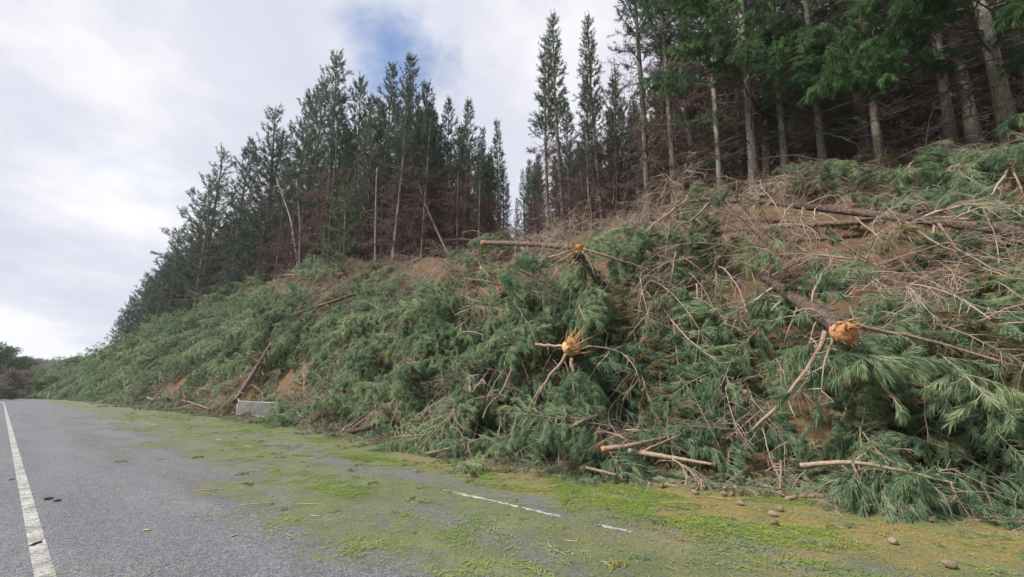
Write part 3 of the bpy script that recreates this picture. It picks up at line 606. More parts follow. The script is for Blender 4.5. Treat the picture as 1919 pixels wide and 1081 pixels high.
front = [(1262, 392, 'slim', 24, 'pale slim trunked pine just behind the snapped log, leaning slightly'), (1212, 415, 'slim', 25, 'dark slim pine beside the pale slim trunk behind the log'),
         (1352, 372, 'front', 26, 'pale trunked pine standing behind the middle of the snapped log'), (1413, 380, 'broad', 27, 'thickest grey trunked pine with green boughs spreading low over the log'),
         (1437, 372, 'inner', 27, 'brown trunked pine close beside the thickest grey trunk'), (1480, 380, 'front', 28, 'grey trunked pine next to the thickest trunk, behind tangled twigs'),
         (1560, 362, 'front', 27, 'grey brown trunked pine half way along the right hand stand'), (1630, 335, 'inner', 26, 'dark trunked pine just behind the pale mottled trunk'),
         (1664, 342, 'front', 28, 'pale mottled trunked pine at the edge of the dark wood'), (1778, 318, 'front', 29, 'leaning grey pine above the green brushwood at the wood edge'),
         (1892, 262, 'broad', 28, 'big pine at the far right edge with boughs overhanging the bank'), (1310, 392, 'inner', 26, 'dark pine in shade between the pale slim trunk and the log'),
         (1155, 446, 'inner', 13, 'thin dark pine with brown boughs left of the snapped log'), (1105, 448, 'skirt', 12, 'thin pine above the torn orange stump on the crest'), (1068, 445, 'skirt', 11, 'thin brown pine behind the torn orange stump')]
for (px, py, kd, H, lb) in front:
    p = at_lat(px, py + 4, {'broad': 19.7, 'inner': 24.0, 'slim': 21.5, 'front': 20.6, 'tall': 22.5, 'skirt': 22.5}[kd]); v = rng.integers(len(KIND[kd])); v = int(px > 1600) if kd == 'broad' else v; H0 = KIND[kd][v][0].vertices[0]; s = H / {'slim': 24, 'front': 30, 'inner': 27, 'tall': 26, 'broad': 28, 'skirt': 25}[kd]
    tree_root('pine_tree', KIND[kd][v], (p[0], p[1], float(land(p[0], p[1]))), (0, 0, rng.random() * 6.28), s, lb, None, lean=.03 + .06 * min(1, max(0, px - 1200) / 400)); PLACED.append((p[0], p[1])); print('front', px, p)
# rows behind
def gap(X, Y):
    az = math.degrees(math.atan2(X, Y)); return 46.6 < az < 52.0 and math.hypot(X, Y) < 74
cand = []
for _ in range(6500):
    Y = rng.uniform(-14, 165); lat = rng.uniform(20.8, 62 if Y > 45 else 88); X = lat + float(bend(Y))
    if (lat < 23.5 and math.degrees(math.atan2(X, Y)) > 60) or gap(X, Y) or math.degrees(math.atan2(X, Y)) > 112: continue
    sp = 2.7 if lat < 34 else 3.4
    if all((X - a) ** 2 + (Y - b) ** 2 > sp * sp for a, b in PLACED): PLACED.append((X, Y)); cand.append((lat, X, Y))
_AZ = [3, 6.5, 10, 12.5, 16.9, 19.8, 24.4, 34, 41, 47.5, 51, 61, 72, 77]
_EL = [.05, .15, .30, .47, .54, .69, .80, .80, .72, .64, .60, .70, .88, 3.0]
def cap(X, Y, z):
    """how tall the trees grow here, by the outline of the stand"""
    return 1.6 + float(np.interp(math.degrees(math.atan2(X, Y)), _AZ, _EL)) * math.hypot(X, Y) - z
rear = []
nth = 0
for lat, X, Y in sorted(cand):
    az = math.degrees(math.atan2(X, Y)); z = float(land(X, Y))
    if lat < 33 and nth < 190:
        nth += 1
        if Y > 70: kd, H = 'edge', 19
        elif az < 47: kd, H = ('skirt' if rng.random() < .7 else 'inner'), 23
        elif az < 62: kd, H = ('slim' if rng.random() < .3 else 'skirt'), 19
        else: kd, H = ('inner' if rng.random() < .75 else 'front'), 27
        v = rng.integers(len(KIND[kd])); H = H * rng.uniform(.85, 1.08); hmax = cap(X, Y, z) * rng.uniform(.8, .99)
        if hmax < 4 or Y > 134: continue
        s = min(H, hmax) / {'tall': 26, 'edge': 19, 'inner': 27, 'slim': 24, 'front': 30, 'skirt': 25}[kd]
        lb, gr = (('dark pine on the far descending ridge, one of a crowded row', 'crowded pines of the far ridge') if Y > 70 else
                  ('shaded pine trunk with brown boughs deep in the stand beyond the fallen crowns', 'shaded pines beyond the fallen crowns') if az < 47 else
                  ('shaded pine with brown dead boughs behind the torn stump on the crest', 'shaded pines behind the crest stump') if az < 62 else
                  ('shaded pine trunk deep inside the dark wood above the log', 'shaded pines above the log'))
        tree_root('pine_tree', KIND[kd][v], (X, Y, z), (0, 0, rng.random() * 6.28), s, lb, gr, lean=.06 * sstep(55, 75, az) + rng.normal(0, .02))
    elif cap(X, Y, z) > 6 and Y < 134: rear.append((X, Y, z, min(.95, cap(X, Y, z) * .92 / 27)))
print('trees', nth, 'rear', len(rear))
def joined(me3, name):
    g = G()
    for k, me in enumerate(me3):
        nv, nf = len(me.vertices), len(me.polygons)
        if not nf: continue
        v = np.empty(nv * 3, np.float32); me.vertices.foreach_get('co', v); f = np.empty(nf * 3, np.int32); me.loops.foreach_get('vertex_index', f); mi = np.empty(nf, np.int32); me.polygons.foreach_get('material_index', mi)
        a = np.empty(nv, np.float32); me.attributes['v'].data.foreach_get('value', a)
        base = (0, 1, 3)[k]; f = f.reshape(-1, 3)
        g.v.append(v.reshape(-1, 3).astype(float)); g.f.append(f + g.n); g.m.append(mi + base); g.a.append(a.astype(float)); g.n += nv
    return g.mesh(name, [M['bark'], M['needle_tree'], M['twig_dark'], M['twig_dark'], M['needle_dead']])
rear = np.array(rear); src = [joined(m, 'rear_pine') for m in KIND['inner']]
instancer('forest', src, rear[:, :3], np.stack([np.zeros(len(rear)), np.zeros(len(rear)), rng.random(len(rear)) * 6.28], -1), rear[:, 3] * rng.uniform(.8, 1.0, len(rear)), rng.integers(0, 3, len(rear)), 'dark mass of pine plantation filling the hill behind the front rows')
for (px, py, lat, lb) in [(655, 350, 20.0, 'bushy bright green young pine beside the bare pale snag'), (640, 432, 19.6, 'low bright green young pine spreading over the brushwood'), (1195, 455, None, 'small bright green bush on the crest beside the torn stump')]:
    if lat: put('young', px, py, lat, lb, None, 'young_pine')
    else:
        p = hit(px, py + 55, heap); tree_root('young_pine', KIND['young'][0], (p[0], p[1], p[2] - .9), (0, 0, 1), .32, lb, None, 'bush')

# snags
def snag(pts, r0, r1, label, lat, m='bark_pale'):
    P = np.array([at_lat(*q, lat) for q in pts]); z = float(land(P[0, 0], P[0, 1])); P[0, 2] = min(P[0, 2], z - .2); b = P[0].copy(); g = G(); n = 12; u = np.linspace(0, 1, n); Q, _ = along(P, u)
    tube(g, Q - b, np.linspace(r0, r1, n), 7, 0, .5, rough=.08, rg=rng); o = empty('dead_snag', b); tag(o, label, 'dead tree'); link('trunk', g.mesh('trunk', M[m], True), o)
    g = G()
    for k in range(16):
        q, T = along(Q, [rng.uniform(.25, .98)]); g = G(); br = arc(q[0] - b, rng.normal(size=3) + np.array([0, 0, .3]), rng.uniform(.5, 1.8), 5, .3, 0, rng, .08); tube(g, br, np.linspace(.022, .006, 5), 4, 0, rng.random(), cap=False); link('branch', g.mesh('branch', M['twig']), o)
    g = G(); tip = Q[-1] - b; spikes(g, tip + rng.normal(size=(7, 3)) * r1 * .5, tip + np.array([0, 0, 1]) * rng.uniform(.15, .5, (7, 1)) + rng.normal(size=(7, 3)) * r1, r1 * .35); link('broken_top', g.mesh('broken_top', M['wood_pale']), o)
snag([(567, 475), (563, 420), (556, 340)], .16, .10, 'pale broken snag with a snapped top standing upright in the brushwood', 20)
snag([(570, 478), (545, 410), (518, 335)], .17, .07, 'pale dead trunk leaning away from the upright snapped snag', 20.4)
snag([(704, 500), (704, 420), (706, 320)], .13, .06, 'thin pale bare trunk beside the bright green young pine', 20)
snag([(846, 490), (800, 390), (770, 300)], .12, .05, 'thin dark trunk leaning across the brown dead boughs', 22, 'bark')

# ------------------------------------------------------------------ felled boughs and brushwood
def joined2(w, f, name, wm, fm):
    g = G()
    for k, s in enumerate((w, f)):
        for v, fc, a in zip(s.v, s.f, s.a): pass
    vs_, fs_, ms_, as_ = [], [], [], []; n = 0
    for k, s in enumerate((w, f)):
        if s.n == 0: continue
        v = np.concatenate(s.v); fc = np.concatenate(s.f) + n; vs_.append(v); fs_.append(fc); ms_.append(np.full(len(fc), k, np.int32)); as_.append(np.concatenate(s.a)); n += len(v)
    g.v, g.f, g.m, g.a, g.n = vs_, fs_, ms_, as_, n
    return g.mesh(name, [wm, fm])
NEAR = [bough(300 + i, L=rng.uniform(1.9, 3.0), ntw=20) for i in range(7)]
LARGE = [bough(380 + i, L=rng.uniform(3.2, 3.9), ntw=30, sag=1.0, per_m=170, nl=.19) for i in range(3)]
FAR = [bough(330 + i, L=rng.uniform(2.4, 3.2), per_m=55, nl=.2, nw=.028, bent=False, sides=4, ntw=18) for i in range(4)]
DEAD = [dead_bough(350 + i, L=rng.uniform(1.8, 3.0)) for i in range(7)]
near_src = [joined2(w, f, 'bough', M['twig'], M['needle']) for w, f in NEAR] + [joined2(*NEAR[i], 'brown_bough', M['twig'], M['needle_brown']) for i in (1, 4)]
large_src = [joined2(w, f, 'large_bough', M['limb'], M['needle']) for w, f in LARGE]
far_src = [joined2(w, f, 'far_bough', M['twig'], M['needle']) for w, f in FAR]
dead_src = [w.mesh('bare_limb', M['twig']) for w in DEAD]

# how thick the green and the bare brushwood lie: (pixel x, y, half width, half height, weight) looked up on the bank's surface
GREEN = [(700, 528, 150, 30, .35), (1790, 500, 150, 60, .3), (1600, 760, 90, 60, 1.0), (1720, 345, 170, 38, .7), (1030, 700, 280, 150, 1.0), (1580, 770, 330, 100, 1.0), (1850, 740, 180, 110, .9), (760, 620, 190, 80, .8), (560, 625, 170, 60, .85), (300, 655, 170, 75, 1.1), (200, 700, 120, 40, 1.0), (430, 740, 70, 30, .7), (640, 740, 160, 60, .9),
         (1260, 600, 130, 110, 1.0), (1340, 690, 110, 90, .9), (1500, 590, 150, 70, .42), (1620, 455, 120, 30, .28), (1420, 455, 90, 26, .18), (1740, 365, 150, 28, .5), (1870, 360, 80, 30, .4), (1650, 560, 110, 50, .4), (1850, 600, 120, 60, .35), (1180, 520, 90, 40, .4), (1300, 470, 60, 30, .3), (940, 460, 60, 50, .9), (1160, 850, 330, 50, .9), (1700, 870, 260, 60, 1.0), (480, 560, 120, 40, .8), (720, 800, 140, 25, .6)]
BROWN = [(1680, 330, 170, 40, 1.0), (1560, 365, 120, 30, 1.0), (1380, 430, 200, 60, 1.0), (1780, 520, 200, 110, 1.0), (690, 520, 170, 35, 1.0), (480, 540, 120, 25, .6), (1100, 500, 170, 60, .8), (1500, 500, 200, 60, .8), (960, 700, 150, 100, .55), (1200, 790, 330, 70, .75), (620, 690, 110, 60, .7), (900, 800, 300, 50, .6), (450, 700, 60, 40, .5), (1850, 330, 120, 50, .7), (300, 745, 150, 20, .5), (1400, 640, 160, 80, .5)]
BARE = [(482, 757, 48, 20), (283, 744, 26, 12), (378, 690, 58, 42), (335, 718, 46, 24), (595, 672, 60, 40), (545, 712, 52, 32), (1560, 522, 45, 30), (1830, 410, 90, 14), (1750, 560, 110, 50), (1880, 620, 60, 40)]
def weight(blobs, u, v):
    w = np.zeros(len(u))
    for cx, cy, rx, ry, k in blobs: w = np.maximum(w, k * np.clip(1.6 - ((u - cx) / rx) ** 2 - ((v - cy) / ry) ** 2, 0, 1))
    return w
def bare(u, v):
    w = np.ones(len(u))
    for cx, cy, rx, ry in BARE: w *= 1 - .92 * np.exp(-(((u - cx) / rx) ** 2 + ((v - cy) / ry) ** 2) ** 2)
    return w
LOGS = [(1640, 432, 260, 34), (1340, 408, 120, 30), (1880, 445, 120, 30), (1085, 462, 50, 34), (945, 535, 45, 34), (1500, 400, 120, 22), (1890, 320, 60, 24), (1540, 590, 70, 50)]
CLEAR = [(1640, 425, 240, 20), (1840, 385, 150, 45), (1860, 425, 130, 30), (1640, 395, 120, 26), (1780, 400, 170, 22), (1500, 385, 200, 22), (1890, 305, 60, 26), (1545, 580, 70, 50), (1450, 530, 50, 40), (945, 520, 55, 45), (945, 475, 70, 45), (1073, 625, 70, 55), (1085, 440, 80, 50), (1570, 600, 75, 45), (1500, 545, 60, 40), (905, 445, 45, 22), (1010, 740, 70, 45), (960, 770, 60, 40), (770, 660, 30, 30), (1480, 700, 50, 70), (470, 690, 40, 50), (655, 790, 50, 30), (600, 570, 60, 16), (480, 755, 55, 28), (275, 745, 30, 14)]
def scatter(n, y0, y1, blobs, depth, seed, xmax=20.5, floor=0.0, sink=0.0, clear=False):
    rg = np.random.default_rng(seed); Y = rg.uniform(y0, y1, n); X = toe(Y) - .1 + rg.random(n) * (xmax + bend(Y) - toe(Y)); zs = heap(X, Y)
    u, v, zz = project(np.stack([X, Y, zs], -1)); u = np.nan_to_num(u, nan=-9999); v = np.nan_to_num(v, nan=-9999)
    off = (u < 0) | (u > W_PX) | (v < 0) | (v > H_PX)
    w = np.where(off, .8, np.maximum(weight(blobs, u, v), floor) * bare(u, v)); 
    if clear:
        for cx, cy, rx, ry in (CLEAR if clear is True else LOGS): w = w * (1 - .9 * np.exp(-(((u - cx) / rx) ** 2 + ((v - cy) / ry) ** 2) ** 2))
    keep = rg.random(n) < w
    keep &= (u > -300) & (u < W_PX + 350)
    X, Y, zs = X[keep], Y[keep], zs[keep]; gz = np.maximum(land(X, Y), 0)
    Z = np.maximum(gz + .03, zs - sink - depth * rg.random(len(X)) ** 1.3)
    return X, Y, Z, rg
def lay(X, Y, rg, spread, tilt=0.0, sink=0.0):
    """Euler angles that lay a limb's +X along the heap's surface, tips mostly downhill"""
    n = len(X); yaw = math.pi + rg.normal(0, spread, n); e = .5; dx, dy = np.cos(yaw), np.sin(yaw)
    s = (heap(X + dx * e, Y + dy * e) - heap(X - dx * e, Y - dy * e)) / (2 * e); s = np.clip(s, -1.6, 1.6)
    nx_, ny_ = -np.sin(yaw), np.cos(yaw); sr = np.clip((heap(X + nx_ * e, Y + ny_ * e) - heap(X - nx_ * e, Y - ny_ * e)) / (2 * e), -1, 1)
    pitch = -np.arctan(s) - tilt * rg.uniform(.2, 1.2, n) + rg.normal(0, .28, n); roll = np.arctan(sr) * .8 + rg.normal(0, .3, n)
    return np.stack([roll, pitch, yaw], -1)
def field(name, n, y0, y1, blobs, depth, seed, src, sc, spread, tilt, label, xmax=20.5, floor=0.0, sink=0.0, clear=False):
    X, Y, Z, rg = scatter(n, y0, y1, blobs, depth, seed, xmax, floor, sink, clear); R = lay(X, Y, rg, spread, tilt)
    print(name, len(X))
    return instancer(name, src, np.stack([X, Y, Z], -1), R, rg.uniform(*sc, len(X)) * (.5 + .5 * sstep(0, 1.6, X - toe(Y))), rg.integers(0, len(src), len(X)), label)
field('felled_boughs', 4400, -9, 36, GREEN, 1.1, 41, near_src, (.4, 1.2), .95, .12, 'thick mass of green pine boughs heaped down the bank', 22.6, sink=.3, clear=True)
HANG = [(1270, 610, 150, 120, 1.0), (1030, 640, 200, 110, .8), (770, 620, 150, 70, .7), (1120, 530, 110, 45, .7), (560, 630, 120, 50, .7), (1650, 740, 250, 80, .6)]
field('hanging_boughs', 2600, -6, 40, HANG, .5, 44, large_src + near_src[:2], (.55, 1.05), .6, -.25, 'curtains of green pine boughs hanging down the middle of the bank', sink=.1, clear=True)
field('distant_felled_boughs', 2400, 36, 146, GREEN, 1.4, 42, far_src, (.9, 1.6), .8, .15, 'far mass of green pine boughs slumped along the bank', sink=.3, clear=True)
field('bare_brushwood', 4400, -9, 70, BROWN, .45, 43, dead_src, (.5, 1.1), 1.2, .2, 'tangle of bare brown twigs strewn over the bank', 23.5, .3, -.1, clear='log')

rg = np.random.default_rng(46); n = 520; Y = np.concatenate([rg.uniform(-5, 16, 330), rg.uniform(16, 60, 190)]); X = toe(Y) + rg.normal(-.25, .35, n) + .35 * vnoise(Y * 1.3, Y * 0, 51) * 2
instancer('needle_fringe', near_src, np.stack([X, Y, np.full(n, .03)], -1), np.stack([rg.normal(0, .1, n), .12 + rg.normal(0, .06, n), rg.random(n) * 6.28], -1), rg.uniform(.2, .42, n), rg.integers(0, len(near_src), n), 'low fringe of flattened green sprays along the foot of the heap')
n = 260; Y = rg.uniform(-5, 30, n); X = toe(Y) + rg.normal(-.1, .45, n)
instancer('twig_fringe', dead_src, np.stack([X, Y, np.full(n, .04)], -1), np.stack([rg.normal(0, .3, n), .1 + rg.normal(0, .1, n), rg.random(n) * 6.28], -1), rg.uniform(.15, .45, n), rg.integers(0, len(dead_src), n), 'broken twigs scattered along the foot of the heap')

# litter of needles lying on the road
g = G(); n = 1000000; rg = np.random.default_rng(5)
Y = np.concatenate([rg.uniform(-3, 13, n // 2), rg.uniform(13, 40, n - n // 2)]); X = rg.uniform(-1.2, 8.8, n)
w = sstep(1.6, 3.2, X) * .5 + sstep(5.4, 6.8, X) * .6 + .03; cl = sstep(.0, .45, fbm(X * 1.0, Y * .55, 61) + .5 * vnoise(X * 4, Y * 2.5, 66)); k = rg.random(n) < w * (cl * .95 + .05)
X, Y = X[k], Y[k]; n = len(X); a = rg.normal(.6, .9, n); P = np.stack([X, Y, rg.uniform(.004, .022, n)], -1); D = np.stack([np.cos(a), np.sin(a), rg.normal(0, .05, n)], -1)
L = rg.uniform(.05, .16, n)[:, None]; S = np.stack([-np.sin(a), np.cos(a), a * 0], -1) * rg.uniform(.002, .006, n)[:, None]
V = np.stack([P - S, P + S, P + D * L], 1).reshape(-1, 3); g.add(V, np.arange(n)[:, None] * 3 + np.array([0, 1, 2]), 0, np.repeat(rg.random(n), 3))
M['litter'] = leafmat('needle_litter', (0.09, 0.15, 0.03), (0.20, 0.27, 0.05), (0.42, 0.40, 0.09), trans=0)
tag(link('needle_litter', g.mesh('needle_litter', M['litter'])), 'green and yellow pine needles strewn over the far lane of the road', None, None, 'stuff')
print('litter', n)
SPR = [bough(400 + i, L=.7, per_m=260, nl=.13, nw=.006, ntw=7, sag=.1) for i in range(3)]
M['needle_yellow'] = leafmat('yellow_needles', (0.12, 0.15, 0.035), (0.22, 0.23, 0.05), (0.38, 0.32, 0.08), trans=0.2)
spr_src = [joined2(w, f, 'sprig', M['twig'], M[k]) for w, f in SPR for k in ('needle', 'needle_yellow')]
n = 2600; Y = np.concatenate([rg.uniform(-3, 14, 1800), rg.uniform(14, 45, 800)]); X = rg.uniform(2.2, 9.0, n) ; k = rg.random(n) < sstep(1.8, 8.5, X) * (.25 + .75 * sstep(-.1, .4, fbm(X, Y * .55, 61))); X, Y = X[k], Y[k]; n = len(X)
instancer('sprig_litter', spr_src, np.stack([X, Y, np.full(n, .012)], -1), np.stack([rg.normal(0, .05, n), .16 + rg.normal(0, .03, n), rg.random(n) * 6.28], -1), rg.uniform(.1, .4, n), rg.integers(0, len(spr_src), n), 'broken green and yellow sprigs littering the far lane')

M['needle_live'] = leafmat('live_bough_needles', (0.035, 0.085, 0.03), (0.065, 0.145, 0.048), (0.115, 0.21, 0.075), trans=0.4)
live_src = [joined2(w, f, 'bough', M['twig_dark'], M['needle_live']) for w, f in NEAR[:5]]
for word, h0, h1, nb, az0, az1 in (('thickest grey', 4.2, 9.5, 46, 150, 330), ('far right edge', 1.9, 6.5, 46, 110, 250)):
    t = [o for o in bpy.data.objects if word in o.get('label', '')][0]; rg = np.random.default_rng(len(word)); inv = t.rotation_euler.to_matrix().inverted()
    for k in range(nb):
        a = math.radians(rg.uniform(az0, az1)); h = rg.uniform(h0, h1); rr = rg.uniform(.2, 3.0); sc = rg.uniform(.7, 1.35)
        o = link('bough', live_src[k % 5], t); o.location = inv @ Vector((math.cos(a) * rr, math.sin(a) * rr, h + .12 * rr)); o.rotation_euler = (inv @ Euler((rg.normal(0, .4), rg.normal(-.12, .22), a + rg.normal(0, .35))).to_matrix()).to_euler(); o.scale = (sc,) * 3

# ------------------------------------------------------------------ fallen trees, one by one
def S(px, py, lift=0.0, fn=heap): return hit(px, py, fn, lift)
def path3(pts, n=14):
    """a smooth line through surveyed points (pixel x, y, lift off the heap)"""
    P = np.array([S(q[0], q[1], q[2] + .55) if len(q) < 4 else at_lat(q[0], q[1], q[3]) for q in pts]); t = np.linspace(0, len(P) - 1, n); Q = np.empty((n, 3))
    for k, x in enumerate(t):
        i = min(int(x), len(P) - 2); f = x - i; p0, p1, p2, p3 = P[max(i - 1, 0)], P[i], P[i + 1], P[min(i + 2, len(P) - 1)]
        Q[k] = .5 * (2 * p1 + (p2 - p0) * f + (2 * p0 - 5 * p1 + 4 * p2 - p3) * f * f + (3 * p1 - p0 - 3 * p2 + p3) * f ** 3)
    return Q
def limb_mesh(P, r0, r1, rg, ntw=10, tl=.6, m='limb', green=0.0, sag=.6, kn=6):
    """a limb along P with twigs; returns wood mesh and (if green) needle mesh"""
    w, f = G(), G(); n = len(P); P = P + rg.normal(size=P.shape) * r0 * .35
    tube(w, P, np.linspace(r0, r1, n), kn, 0, .5, rough=.12, rg=rg); paths = []
    for k in range(ntw):
        q, T = along(P, [rg.uniform(.12, 1.0)]); d = T[0] * .8 + rg.normal(size=3) * .7; l = tl * rg.uniform(.4, 1.3)
        tw = arc(q[0], d, l, 6, rg.uniform(0, 1.2) * sag, rg.uniform(-.8, .8), rg, .09); tube(w, tw, np.linspace(min(.011, r0 * .5), .003, 6), 3, 1, rg.uniform(.2, .9), cap=False)
        isg = rg.random() < green
        if isg: paths.append((tw, rg.uniform(.2, .8)))
        for j in range(int(l / .16)):
            q2, T2 = along(tw, [rg.uniform(.2, 1)]); st = arc(q2[0], T2[0] + rg.normal(size=3) * .7, rg.uniform(.12, .34), 4, rg.uniform(0, 1.2), 0, rg, .1); tube(w, st, np.linspace(.0045, .0018, 4), 3, 1, rg.uniform(.2, .9), cap=False)
            if isg: paths.append((st, rg.uniform(.2, .8)))
    if paths: clothe(f, paths, rg, 170, .17, .009, .45, .15, 0, .6)
    return w, f
def torn(c, d, r, rg, n=26, length=.4, flare=.5):
    """a torn stem end: a jagged core bristling with splinters"""
    g = G(); d = np.asarray(d, float); d /= np.linalg.norm(d); u = np.cross(d, [0, 0, 1.0]); u /= max(np.linalg.norm(u), 1e-6); v = np.cross(d, u)
    k = 12; a = np.arange(k) * 6.283 / k; rr = r * rg.uniform(.8, 1.08, k); hh = rg.uniform(.02, .3, k) * length * .7
    ring0 = c - d * r * .8 + (np.cos(a) * r * 1.02)[:, None] * u + (np.sin(a) * r * 1.02)[:, None] * v; ring1 = c + d * r * .2 + (np.cos(a) * rr)[:, None] * u + (np.sin(a) * rr)[:, None] * v + hh[:, None] * d
    ring2 = c + (np.cos(a + .3) * rr * .5)[:, None] * u + (np.sin(a + .3) * rr * .5)[:, None] * v + (rg.uniform(.0, .12, k) * length + r * .3)[:, None] * d; V = np.concatenate([ring0, ring1, ring2, [c + d * .5 * r]])
    F_ = []
    for j in range(k):
        j2 = (j + 1) % k
        for b in (0, k): F_ += [(b + j, b + j2, b + k + j2), (b + j, b + k + j2, b + k + j)]
        F_.append((2 * k + j, 2 * k + j2, 3 * k))
    g.add(V, F_, 0)
    an, ra = rg.random(n) * 6.283, r * np.sqrt(rg.random(n)); b = c + (np.cos(an) * ra)[:, None] * u + (np.sin(an) * ra)[:, None] * v - d * .05
    dr = d + flare * ((np.cos(an) * ra / r)[:, None] * u + (np.sin(an) * ra / r)[:, None] * v) + rg.normal(size=(n, 3)) * .12
    spikes(g, b, b + unit(dr) * (length * rg.uniform(.15, 1.0, n) ** 1.6)[:, None], r * rg.uniform(.05, .17, n), 0, None, rg); return g
def rebase(w, b):
    w.v = [v - b for v in w.v]; return w
def fallen(label, trunk, r0, r1, end=None, branches=(), seed=0, bark='bark_log', name='fallen_pine', cat='fallen tree', endmat='wood', auto=0, auto_len=1.2, auto_green=0.0, n=16, tail=None):
    """trunk: surveyed points, the torn end first; end = (radius factor, splinter length, flare, facing)"""
    rg = np.random.default_rng(seed); P = path3(trunk, n) if tail is None else None
    if tail is not None:
        c = S(*trunk[0]); P = c + np.linspace(0, 1, n)[:, None] * np.asarray(tail)[None] + rg.normal(size=(n, 3)) * .015; P[0] = c
    b = P[-1].copy(); o = empty(name, b); tag(o, label, cat)
    g = G(); PP, _t = along(P - b, np.linspace(min(.2, r0 * .9 / np.linalg.norm(np.diff(P, axis=0), axis=1).sum()) if end else 0, 1, n * 3)); tube(g, PP + rg.normal(size=PP.shape) * r0 * .05, np.linspace(r0, r1, n * 3) * (1 + rg.normal(0, .035, n * 3)), 13, 0, .5, rough=.1, rg=rg); _u = rg.uniform(.05, .95, int(n * 1.2)); _q, _T = along(P - b, _u); _d = unit(np.cross(_T, rg.normal(size=_T.shape))); spikes(g, _q, _q + _d * (r0 * rg.uniform(1.3, 2.6, len(_u)))[:, None], r0 * .16, 0, None, rg); link('trunk', g.mesh('trunk', M[bark], True), o)
    if end:
        d = P[0] - P[1]; d = d / np.linalg.norm(d)
        if end[3] is not None: d = d * (1 - end[3]) + unit(CAM - P[0]) * end[3]
        if len(end) > 4: d = unit(np.array([math.cos(YAW), -math.sin(YAW), 0]) * end[4] + np.array([0, 0, 1]) * end[5] + unit(CAM - P[0]) * .6)
        link('torn_end', torn(P[0] - b, d, r0 * end[0], rg, 64, end[1], end[2]).mesh('torn_end', M[endmat]), o)
    for br in branches:
        pts, ra, rb = br[:3]; opt = br[3] if len(br) > 3 else {}
        Q = path3(pts, 10); w, f = limb_mesh(Q - b, ra, rb, rg, **opt); x = link('branch', w.mesh('branch', [M['limb'], M['twig']]), o)
        if f.n: link('needles', f.mesh('needles', M['needle']), x)
    for k in range(auto):
        u = rg.uniform(.08, .95); q, T = along(P, [u]); L = auto_len * rg.uniform(.5, 1.4); sd = unit(np.cross(T[0], rg.normal(size=3))); d = sd + np.array([-.35, 0, -.05]) + T[0] * .4
        w, f = limb_mesh(arc(q[0] - b, d, L, 8, .9, rg.uniform(-.6, .6), rg, .06), .022 * L / 1.2 + .006, .006, rg, int(7 * L), .45 * L, green=auto_green); x = link('branch', w.mesh('branch', [M['twig'], M['twig']]), o)
        if f.n: link('needles', f.mesh('needles', M['needle']), x)
    return o
tw = dict(ntw=9, tl=.5)
g5 = dict(ntw=16, tl=.6, green=.6)
away = lambda px, py, L, dz: (lambda d: np.array([d[0], d[1], 0]) / np.linalg.norm(d[:2]) * L + np.array([0, 0, dz]))(ray(px, py))
fallen('fallen pine on the crest, its torn orange end above a fan of bare limbs', [(1085, 468, 2.6)], .15, .13, (1.1, .42, .5, .6),
       [([(1082, 466, 2.4), (1010, 488, 1.7), (935, 512, .8)], .04, .012, tw), ([(1083, 470, 2.4), (1030, 500, 1.7), (975, 535, .8)], .028, .008, tw), ([(1084, 472, 2.4), (1050, 505, 1.7), (1008, 540, .8)], .03, .01, tw),
        ([(1085, 474, 2.4), (1062, 520, .6), (1040, 575, .3)], .022, .006, g5), ([(1090, 474, 2.4), (1095, 520, .6), (1092, 580, .3)], .022, .006, g5), ([(1092, 472, 2.4), (1112, 500, 1.7), (1140, 535, .8)], .03, .008, tw),
        ([(1092, 466, 2.4), (1150, 484, 1.6), (1240, 510, .3)], .042, .012, tw), ([(1086, 474, .9), (1075, 520, .7), (1064, 590, .4)], .02, .006, g5), ([(1088, 474, .9), (1105, 530, .7), (1120, 600, .4)], .02, .006, g5), ([(1083, 455, 1.0), (1075, 425, 1.1), (1070, 400, 1.2)], .012, .004, dict(ntw=3, tl=.3))], 11, tail=away(1085, 462, 4.2, .55))
fallen('fallen pine with a frayed orange end low on the heap above the biggest splintered end', [(945, 541, 3.4)], .17, .15, (1.1, .55, .7, .5),
       [([(948, 548, 2.2), (905, 575, .5), (860, 612, .2)], .03, .01, g5), ([(948, 552, 2.2), (955, 590, 1.4), (965, 640, .3)], .03, .01, tw), ([(900, 500, 1.6), (925, 530, 2.2), (960, 598, 1.7)], .045, .03, tw), ([(955, 540, 2.2), (985, 545, 1.8), (1030, 548, .5)], .025, .008, tw),
        ([(940, 535, 2.2), (900, 525, 1.6), (850, 522, .4)], .03, .008, tw), ([(945, 550, 2.2), (920, 600, .6), (900, 650, .3)], .022, .006, g5), ([(955, 552, 2.2), (985, 600, .7), (1000, 650, .4)], .02, .006, g5)], 12, tail=away(945, 540, 4.2, .2))
fallen('shattered pine top in the middle of the heap bristling with long pale splinters', [(1073, 648, 2.0)], .20, .16, (1.0, .75, .45, .6, .45, .35),
       [([(1065, 660, 1.1), (1035, 700, .8), (1000, 748, .4)], .05, .025, tw), ([(1070, 670, 1.0), (1074, 700, .9), (1080, 745, .6)], .05, .03, dict(ntw=4, tl=.4)), ([(1060, 648, 1.1), (1030, 647, 1.0), (1004, 646, .9)], .04, .034, dict(ntw=1, tl=.3)),
        ([(1090, 648, 1.0), (1150, 655, .8), (1185, 680, .6), (1200, 720, .4)], .024, .007, tw), ([(1000, 748, .5), (970, 800, .4), (950, 830, .3)], .022, .006, tw)], 13, endmat='wood_pale', tail=away(1073, 650, 3.0, .0))
